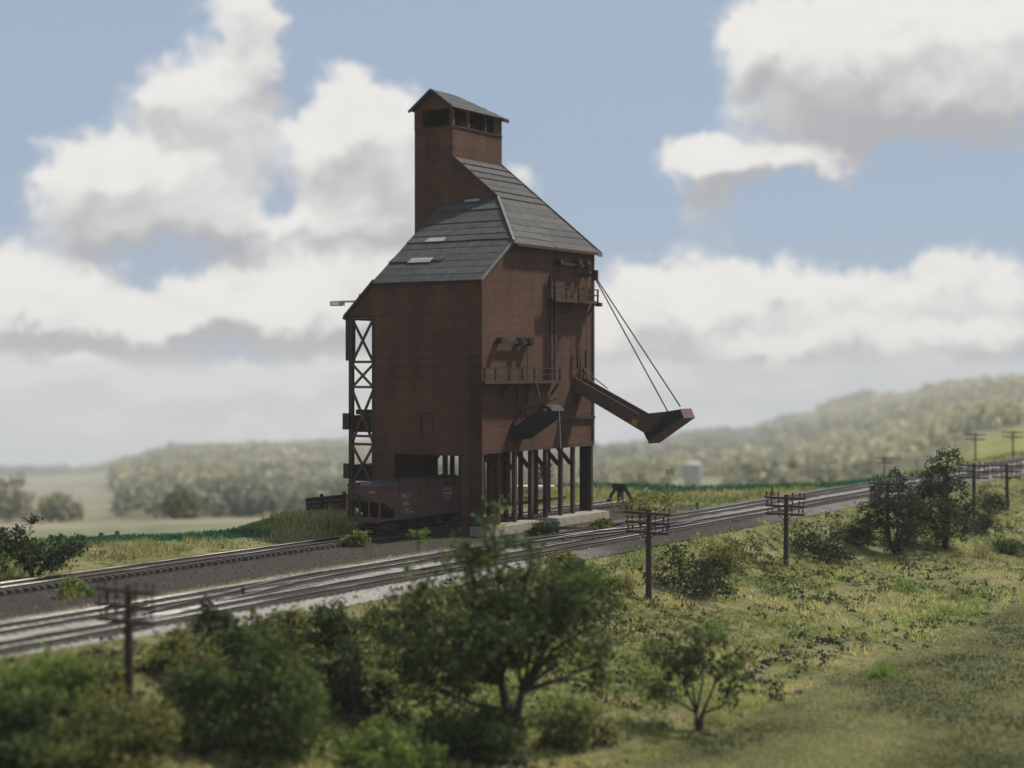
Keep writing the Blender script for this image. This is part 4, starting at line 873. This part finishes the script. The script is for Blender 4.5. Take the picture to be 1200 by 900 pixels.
# the dark twin trees on the right
p, D_ = on_ground(1050, 650)
plant('dark_tree', p, lobes_px(None, D_, [(-8, 68, 26, 24, 1), (-22, 45, 22, 20, 1), (14, 45, 24, 26, 1), (-32, 25, 14, 14, .7), (0, 88, 13, 10, .5), (5, 14, 26, 12, .7)]), LM['dark'], 'dark spreading tree, left of the twin trees beside the pole', 'tree', 41, 190, 34, .42, .13, dict(h=2.0, r=.14, stems=3, lean=.22), 50, 'dark twin trees on the bank')
p, D_ = on_ground(1106, 643)
plant('dark_tree', p, lobes_px(None, D_, [(-4, 82, 26, 26, 1), (4, 105, 18, 14, .8), (-26, 52, 32, 28, 1.1), (22, 50, 28, 32, 1.1), (0, 30, 34, 18, 1), (42, 40, 14, 14, .5), (-12, 62, 32, 32, 1), (-40, 34, 22, 20, .8), (0, 12, 34, 12, .8)]), LM['dark'], 'taller dark tree, right of the twin trees, crossing the tracks', 'tree', 43, 330, 36, .44, .13, dict(h=2.4, r=.17, stems=3, lean=.2), 60, 'dark twin trees on the bank')
# shrubs beyond the spur
p, D_ = on_ground(40, 680)
plant('shrub', p, lobes_px(None, D_, [(-30, 35, 34, 26, 1), (10, 28, 30, 22, 1), (36, 38, 22, 16, .8), (-40, 55, 10, 9, .4), (-5, 48, 22, 14, .6), (-4, 70, 4, 4, .15), (52, 42, 14, 9, .5)]), LM['dark'], 'dark leafy shrub beyond the rear spur at the left edge', 'shrub', 51, 120, 30, .34, .12, dict(h=1.0, r=.06, stems=5, lean=.6), 40)
p, D_ = on_ground(640, 584)
plant('shrub', p, lobes_px(None, D_, [(-6, 22, 10, 16, 1), (2, 36, 7, 9, .7)]), LM['dark'], 'small dark tree seen between the tower columns', 'tree', 53, 40, 24, .3, .11, dict(h=1.2, r=.06, stems=1, lean=.1), 12)
p, D_ = on_ground(784, 581)
plant('sapling', p, lobes_px(None, D_, [(2, 26, 5, 8, 1), (-8, 10, 8, 6, .6)]), LM['bright'], 'thin yellow green sapling in the grass beyond the tracks', 'sapling', 55, 16, 12, .2, .1, dict(h=1.6, r=.04, stems=1, lean=.05), 6)

# far woods: crowns as loose leaf clumps
def woods():
    rng = np.random.default_rng(5); n = 34000
    u = rng.uniform(-260, 1460, n); D = np.sqrt(rng.uniform(520 ** 2, 4850 ** 2, n)); X = (u - 600) / FPX * D
    x = CAM.x + CA * D + SA * X; y = CAM.y + SA * D - CA * X
    k = rng.random(n) < wood_mask(x, y) * .8; x, y, D = x[k], y[k], D[k]; z = ground_z(x, y); n = len(x)
    R = rng.uniform(6.0, 17.0, n) * (.5 + .5 * sstep(D, 500, 2500)); H = R * rng.uniform(1.2, 1.9, n); m = 34
    dv = rng.normal(size=(n, m, 3)); dv /= np.linalg.norm(dv, axis=2)[..., None]; dv *= rng.uniform(.55, 1.02, (n, m, 1))
    P = np.stack([x, y, z + H * .55], -1)[:, None, :] + dv * np.stack([R, R, H * .5], -1)[:, None, :]
    uu = polar(x, y)[0]
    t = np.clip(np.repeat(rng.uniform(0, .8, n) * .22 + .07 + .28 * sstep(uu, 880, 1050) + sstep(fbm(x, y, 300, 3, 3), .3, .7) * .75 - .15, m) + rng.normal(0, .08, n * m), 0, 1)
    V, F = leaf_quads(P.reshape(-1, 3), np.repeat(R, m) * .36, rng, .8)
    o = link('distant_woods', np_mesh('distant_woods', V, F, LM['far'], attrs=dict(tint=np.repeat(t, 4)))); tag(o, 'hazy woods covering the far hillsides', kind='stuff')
    return n
woods()
def far_tree(u, v, D, w, h, lm, label, seed, cat='tree'):
    d = Vector((SA * (u - 600) / FPX + CA, -CA * (u - 600) / FPX + SA, 0)); q = CAM + d * D; q.z = float(ground_z(q.x, q.y)); s = D / FPX; q.z = max(q.z, CAM.z - (v - HOR) * s - 3)
    it = [(-w * .3, h * .38, w * .26, h * .36, 1), (w * .28, h * .36, w * .26, h * .34, 1), (0, h * .5, w * .34, h * .42, 1.2), (0, h * .2, w * .5, h * .2, 1)]
    plant('distant_tree', q, lobes_px(None, D, it), lm, label, cat, seed, 90, 26, 2.0, .9, dict(h=h * s * .3, r=.3, stems=1, lean=.05), 8, 'blurred trees in the valley fields')
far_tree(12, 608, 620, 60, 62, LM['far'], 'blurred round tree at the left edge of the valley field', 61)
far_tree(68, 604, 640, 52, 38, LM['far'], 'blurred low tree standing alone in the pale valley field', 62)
far_tree(213, 612, 560, 36, 40, LM['olive'], 'blurred yellow green tree before the valley woods', 63)

# grass and weeds
def blades(name, xy, hgt, wid, lm, label, seed, tint=None, lean=.5, per=1, spread=.0):
    rng = np.random.default_rng(seed); x, y = xy
    if per > 1:
        x = np.repeat(x, per) + rng.normal(0, spread, len(x) * per); y = np.repeat(y, per) + rng.normal(0, spread, len(y) * per)
        if tint is not None: tint = np.repeat(tint, per)
        hgt = np.repeat(hgt, per); wid = np.repeat(np.broadcast_to(wid, (len(x) // per,)), per)
    n = len(x); z = ground_z(x, y) - .03; a = rng.uniform(0, 2 * math.pi, n); h = hgt * rng.uniform(.55, 1.25, n); w = wid * rng.uniform(.7, 1.3, n)
    la = rng.uniform(0, 2 * math.pi, n); ll = h * lean * rng.uniform(.1, 1, n)
    b = np.stack([x, y, z], -1); s = np.stack([np.cos(a), np.sin(a), np.zeros(n)], -1) * w[:, None]
    tip = b + np.stack([np.cos(la) * ll, np.sin(la) * ll, h], -1)
    V = np.stack([b - s, b + s, tip], 1).reshape(-1, 3); t = np.clip((tint if tint is not None else rng.uniform(.2, .8, n)) + rng.normal(0, .2, n), 0, 1)
    o = link(name, np_mesh(name, V, np.arange(3 * n).reshape(-1, 3), lm, attrs=dict(tint=np.repeat(t, 3)))); tag(o, label, kind='stuff'); return o
def scatter(n, umin, umax, dmin, dmax, keep, seed):
    """points over the ground in view, thinner with distance"""
    rng = np.random.default_rng(seed); D = dmin * (dmax / dmin) ** rng.random(n); X = rng.uniform(umin, umax, n) / FPX * D
    x = CAM.x + CA * D + SA * X; y = CAM.y + SA * D - CA * X
    k = rng.random(n) < keep(x, y); return x[k], y[k]
SL = lambda x, y: sstep(-y + (vnoise(x, y, 1.5) - .5) * 1.6, 12.9, 14.0)
n1 = lambda x, y: fbm(x, y, 6, 4, 0); n2 = lambda x, y: fbm(x, y, 2.2, 3, 1)
x, y = scatter(150000, -800, 800, 52, 320, lambda x, y: SL(x, y) * sstep(y, -36, -34) * sstep(n2(x, y), .35, .6), 1)
blades('dry_grass', (x, y), .22 + .22 * n1(x, y), .018 + .0002 * np.hypot(x - CAM.x, y - CAM.y), LM['dry'], 'dry yellow grass over the bank and flat', 2, sstep(n1(x, y), .35, .65), .7, 3, .10)
x, y = scatter(80000, -800, 800, 52, 320, lambda x, y: SL(x, y) * sstep(y, -37, -33) * sstep(fbm(x, y, 9, 3, 2), .46, .62), 3)
blades('green_grass', (x, y), .2 + .25 * n2(x, y), .02 + .0002 * np.hypot(x - CAM.x, y - CAM.y), LM['green'], 'green grass patches over the bank and flat', 4, n1(x, y), .7, 3, .11)
x, y = scatter(330000, -250, 1250, 45, 260, lambda x, y: (1 - sstep(y, -38, -34)) * .95, 5)
blades('short_grass', (x, y), .10 + .10 * n2(x, y), .03 + .0002 * np.hypot(x - CAM.x, y - CAM.y), LM['mown'], 'short olive grass of the smooth field at bottom right', 6, np.clip(sstep(n1(x, y), .3, .7) - .15 * sstep(-y, 34, 35.5) * (1 - sstep(-y, 40.5, 42)), 0, 1), 1.0, 2, .1)
def crop_keep(x, y):
    s = y - y_edge(x); return sstep(s, np.where(x > 30, -5, -2), np.where(x > 30, -3, -.8)) * (s < 4) * np.where(x > 30, sstep(x, 38, 48) * (1 - sstep(x, 74, 90)), sstep(-x, 9, 13) * (1 - sstep(-x, 22, 26)))
def far_keep(x, y):
    e = y_edge(x); k = np.clip(sstep(y, 8.6, 10.5) + (x > 33) * (y > -3.2) * (y < 9), 0, 1) * (y < e + 3)
    return k * (1 - .93 * np.clip(crop_keep(x, y), 0, 1))
x, y = scatter(110000, -800, 800, 85, 330, lambda x, y: far_keep(x, y) * sstep(n2(x, y), .3, .5), 7)
blades('tall_grass', (x, y), .15 + .45 * n1(x, y) * n2(x, y) * 2, .02 + .00022 * np.hypot(x - CAM.x, y - CAM.y), LM['straw'], 'tall straw coloured grass along the far side of the tracks', 8, sstep(n1(x, y), .35, .68) * .62, .7, 3, .16)
x, y = scatter(75000, -800, 800, 85, 330, lambda x, y: far_keep(x, y) * sstep(fbm(x, y, 8, 3, 3), .5, .62), 9)
blades('lush_grass', (x, y), .3 + .3 * n1(x, y), .02 + .00022 * np.hypot(x - CAM.x, y - CAM.y), LM['green'], 'green grass among the straw beyond the tracks', 10, None, .6, 3, .12)
x, y = scatter(160000, -800, 800, 90, 260, crop_keep, 11)
blades('crop', (x, y), np.where(x > 30, .5, .4) * (.6 + .8 * n2(x, y)), .07, LM['crop'], 'deep green crop strip along the far grass edge', 12, None, .5, 3, .12)
def weeds(name, n, keep, lm, label, seed, k=11, rad=.2, leaf=.1, hz=.16, spread=(52, 300)):
    x, y = scatter(n, -800, 800, spread[0], spread[1], keep, seed); rng = np.random.default_rng(seed); m = len(x); sc = rng.uniform(.4, 1.5, m) ** 1.3
    P = np.stack([x, y, ground_z(x, y) + hz * .6], -1)[:, None, :] + rng.normal(size=(m, k, 3)) * np.array([rad, rad, hz * .6]) * sc[:, None, None]
    P = P.reshape(-1, 3); P[:, 2] = np.maximum(P[:, 2], ground_z(P[:, 0], P[:, 1]) + .02)
    V, F = leaf_quads(P, leaf, rng); t = np.repeat(np.clip(np.repeat(rng.uniform(0, 1, m), k) + rng.normal(0, .15, m * k), 0, 1), 4)
    tag(link(name, np_mesh(name, V, F, lm, attrs=dict(tint=t))), label, kind='stuff')
weeds('dark_weeds', 18000, lambda x, y: SL(x, y) * sstep(y, -36.5, -33) * sstep(fbm(x, y, 5, 3, 3), .42, .62), LM['weed'], 'dark leafy weed clumps scattered over the dry grass', 21, 11, .2, .12)
weeds('bank_undergrowth', 26000, lambda x, y: sstep(-y, 14, 15.5) * (1 - sstep(-y, 20, 25)) * (.6 + .4 * sstep(-x, -10, 40)) * sstep(fbm(x, y, 4, 3, 1), .36, .55), LM['olive'], 'olive undergrowth covering the bank below the gravel', 23, 18, .34, .13, .3)
weeds('low_greenery', 16000, lambda x, y: sstep(-y, 14, 16) * (1 - sstep(-y, 26, 31)) * (.4 + .6 * sstep(-x, 0, 42)) * sstep(fbm(x, y, 6, 3, 2), .4, .55), LM['mid'], 'low dark greenery between the bushes on the bank', 24, 18, .36, .13, .35)
weeds('bright_moss', 12000, lambda x, y: SL(x, y) * sstep(y, -36, -32) * sstep(fbm(x, y, 7, 3, 0), .45, .62), LM['bright'], 'fresh green low clumps over the bank and flat', 26, 10, .22, .08, .1)
weeds('verge_weeds', 1500, lambda x, y: far_keep(x, y) * sstep(fbm(x, y, 5, 3, 0), .5, .62), LM['olive'], 'leafy weeds in the grass beyond the tracks', 25, 12, .25, .11, .3, (85, 330))
def stones(name, n, keep, m, label, seed, size, zof):
    x, y = scatter(n, -800, 800, 55, 260, keep, seed); rng = np.random.default_rng(seed); k = len(x); T4 = np.array([[1, 0, -.4], [-.5, .87, -.4], [-.5, -.87, -.4], [0, 0, .7]])
    sc = size * rng.uniform(.4, 1.5, k); V = T4[None] * sc[:, None, None] + rng.normal(0, .25, (k, 4, 3)) * sc[:, None, None] + np.stack([x, y, zof(x, y) + sc * .2], -1)[:, None]
    F = (np.array([[0, 1, 3], [1, 2, 3], [2, 0, 3]])[None] + (np.arange(k) * 4)[:, None, None]).reshape(-1, 3)
    tag(link(name, np_mesh(name, V.reshape(-1, 3), F, m, attrs=dict(soot=np.repeat(rng.uniform(0, .7, k), 4)))), label, kind='stuff')
stones('loose_stones', 24000, lambda x, y: (y > -14.3) & (y < -2.2), M['gravel'], 'loose pale stones over the gravel bed', 81, .065, lambda x, y: np.interp(y, [-13.9, -12.7, -5.3, -3.6, -2.9], [-.2, .06, .09, -.02, -.12]))
stones('cinder_lumps', 26000, lambda x, y: (y > -3.2) & (y < 9.) & (x < 34), M['black'], 'dark clinker lumps over the cinder ground', 82, .085, ground_z)
stones('cinder_stones', 14000, lambda x, y: (y > -3.2) & (y < 9.) & (x < 34), M['tie'], 'brown grey stones among the cinders', 83, .075, ground_z)
# single tufts that stand out
def tuft(u, v, w, h, lm, label, seed):
    p, D = on_ground(u, v); s = D / FPX; rng = np.random.default_rng(seed); n = 260; R = w * s / 2; H = h * s
    r = np.abs(rng.normal(0, .42, n)) * R; a = rng.uniform(0, 6.283, n); bx_, by_ = r * np.cos(a), r * np.sin(a); hh = H * rng.uniform(.5, 1.1, n) * np.exp(-(r / R) ** 2)
    b = np.stack([bx_, by_, np.full(n, -.05)], -1); sd = np.stack([np.sin(a * 3), np.cos(a * 3), 0 * a], -1) * .028
    tip = b + np.stack([bx_ * .6 + rng.normal(0, .1, n), by_ * .6 + rng.normal(0, .1, n), hh], -1)
    V = np.stack([b - sd, b + sd, tip], 1).reshape(-1, 3)
    t = link('grass_tuft', np_mesh('grass_tuft', V, np.arange(3 * n).reshape(-1, 3), lm, attrs=dict(tint=np.repeat(rng.uniform(.1, .9, n), 3))), None, p)
    tag(t, label, 'grass tuft', 'grass tufts standing out of the turf')
tuft(1035, 792, 62, 22, LM['green'], 'long green grass tuft at the edge of the smooth field', 71)
tuft(1064, 694, 40, 16, LM['green'], 'green grass tuft in the dry flat below the twin trees', 72)
tuft(1150, 654, 46, 20, LM['straw'], 'pale grass tuft right of the twin tree trunks', 73)
tuft(1118, 703, 36, 16, LM['straw'], 'pale dry grass tuft lower right of the twin trees', 74)
tuft(735, 690, 32, 24, LM['straw'], 'straw grass tuft at the foot of the second pole', 75)
tuft(172, 850, 40, 34, LM['straw'], 'straw tuft at the foot of the nearest pole', 76)
tuft(85, 702, 32, 18, LM['dry'], 'dry grass tuft on the left cinders between tracks', 77)
tuft(388, 620, 60, 32, LM['straw'], 'tall straw tuft just left of the hopper car end', 78)
tuft(1180, 616, 34, 14, LM['dry'], 'dry tuft near the right edge below the last pole', 79)

# ------------------------------------------------------------------ haze
hm = bpy.data.materials.new('haze'); hm.use_nodes = True; nt = hm.node_tree; nt.nodes.remove(nt.nodes['Principled BSDF'])
pv = nt.nodes.new('ShaderNodeVolumePrincipled'); pv.inputs['Color'].default_value = (.95, .95, .93, 1); pv.inputs['Density'].default_value = .00016; pv.inputs['Anisotropy'].default_value = 0
nt.links.new(pv.outputs[0], nt.nodes['Material Output'].inputs['Volume'])
try: hm.cycles.homogeneous_volume = True
except Exception: pass
hz = MB().box(-9000, 9000, -9000, 9000, -640, 46).build('haze', hm); hz['kind'] = 'stuff'; hz['label'] = 'thin pale haze over the valley'
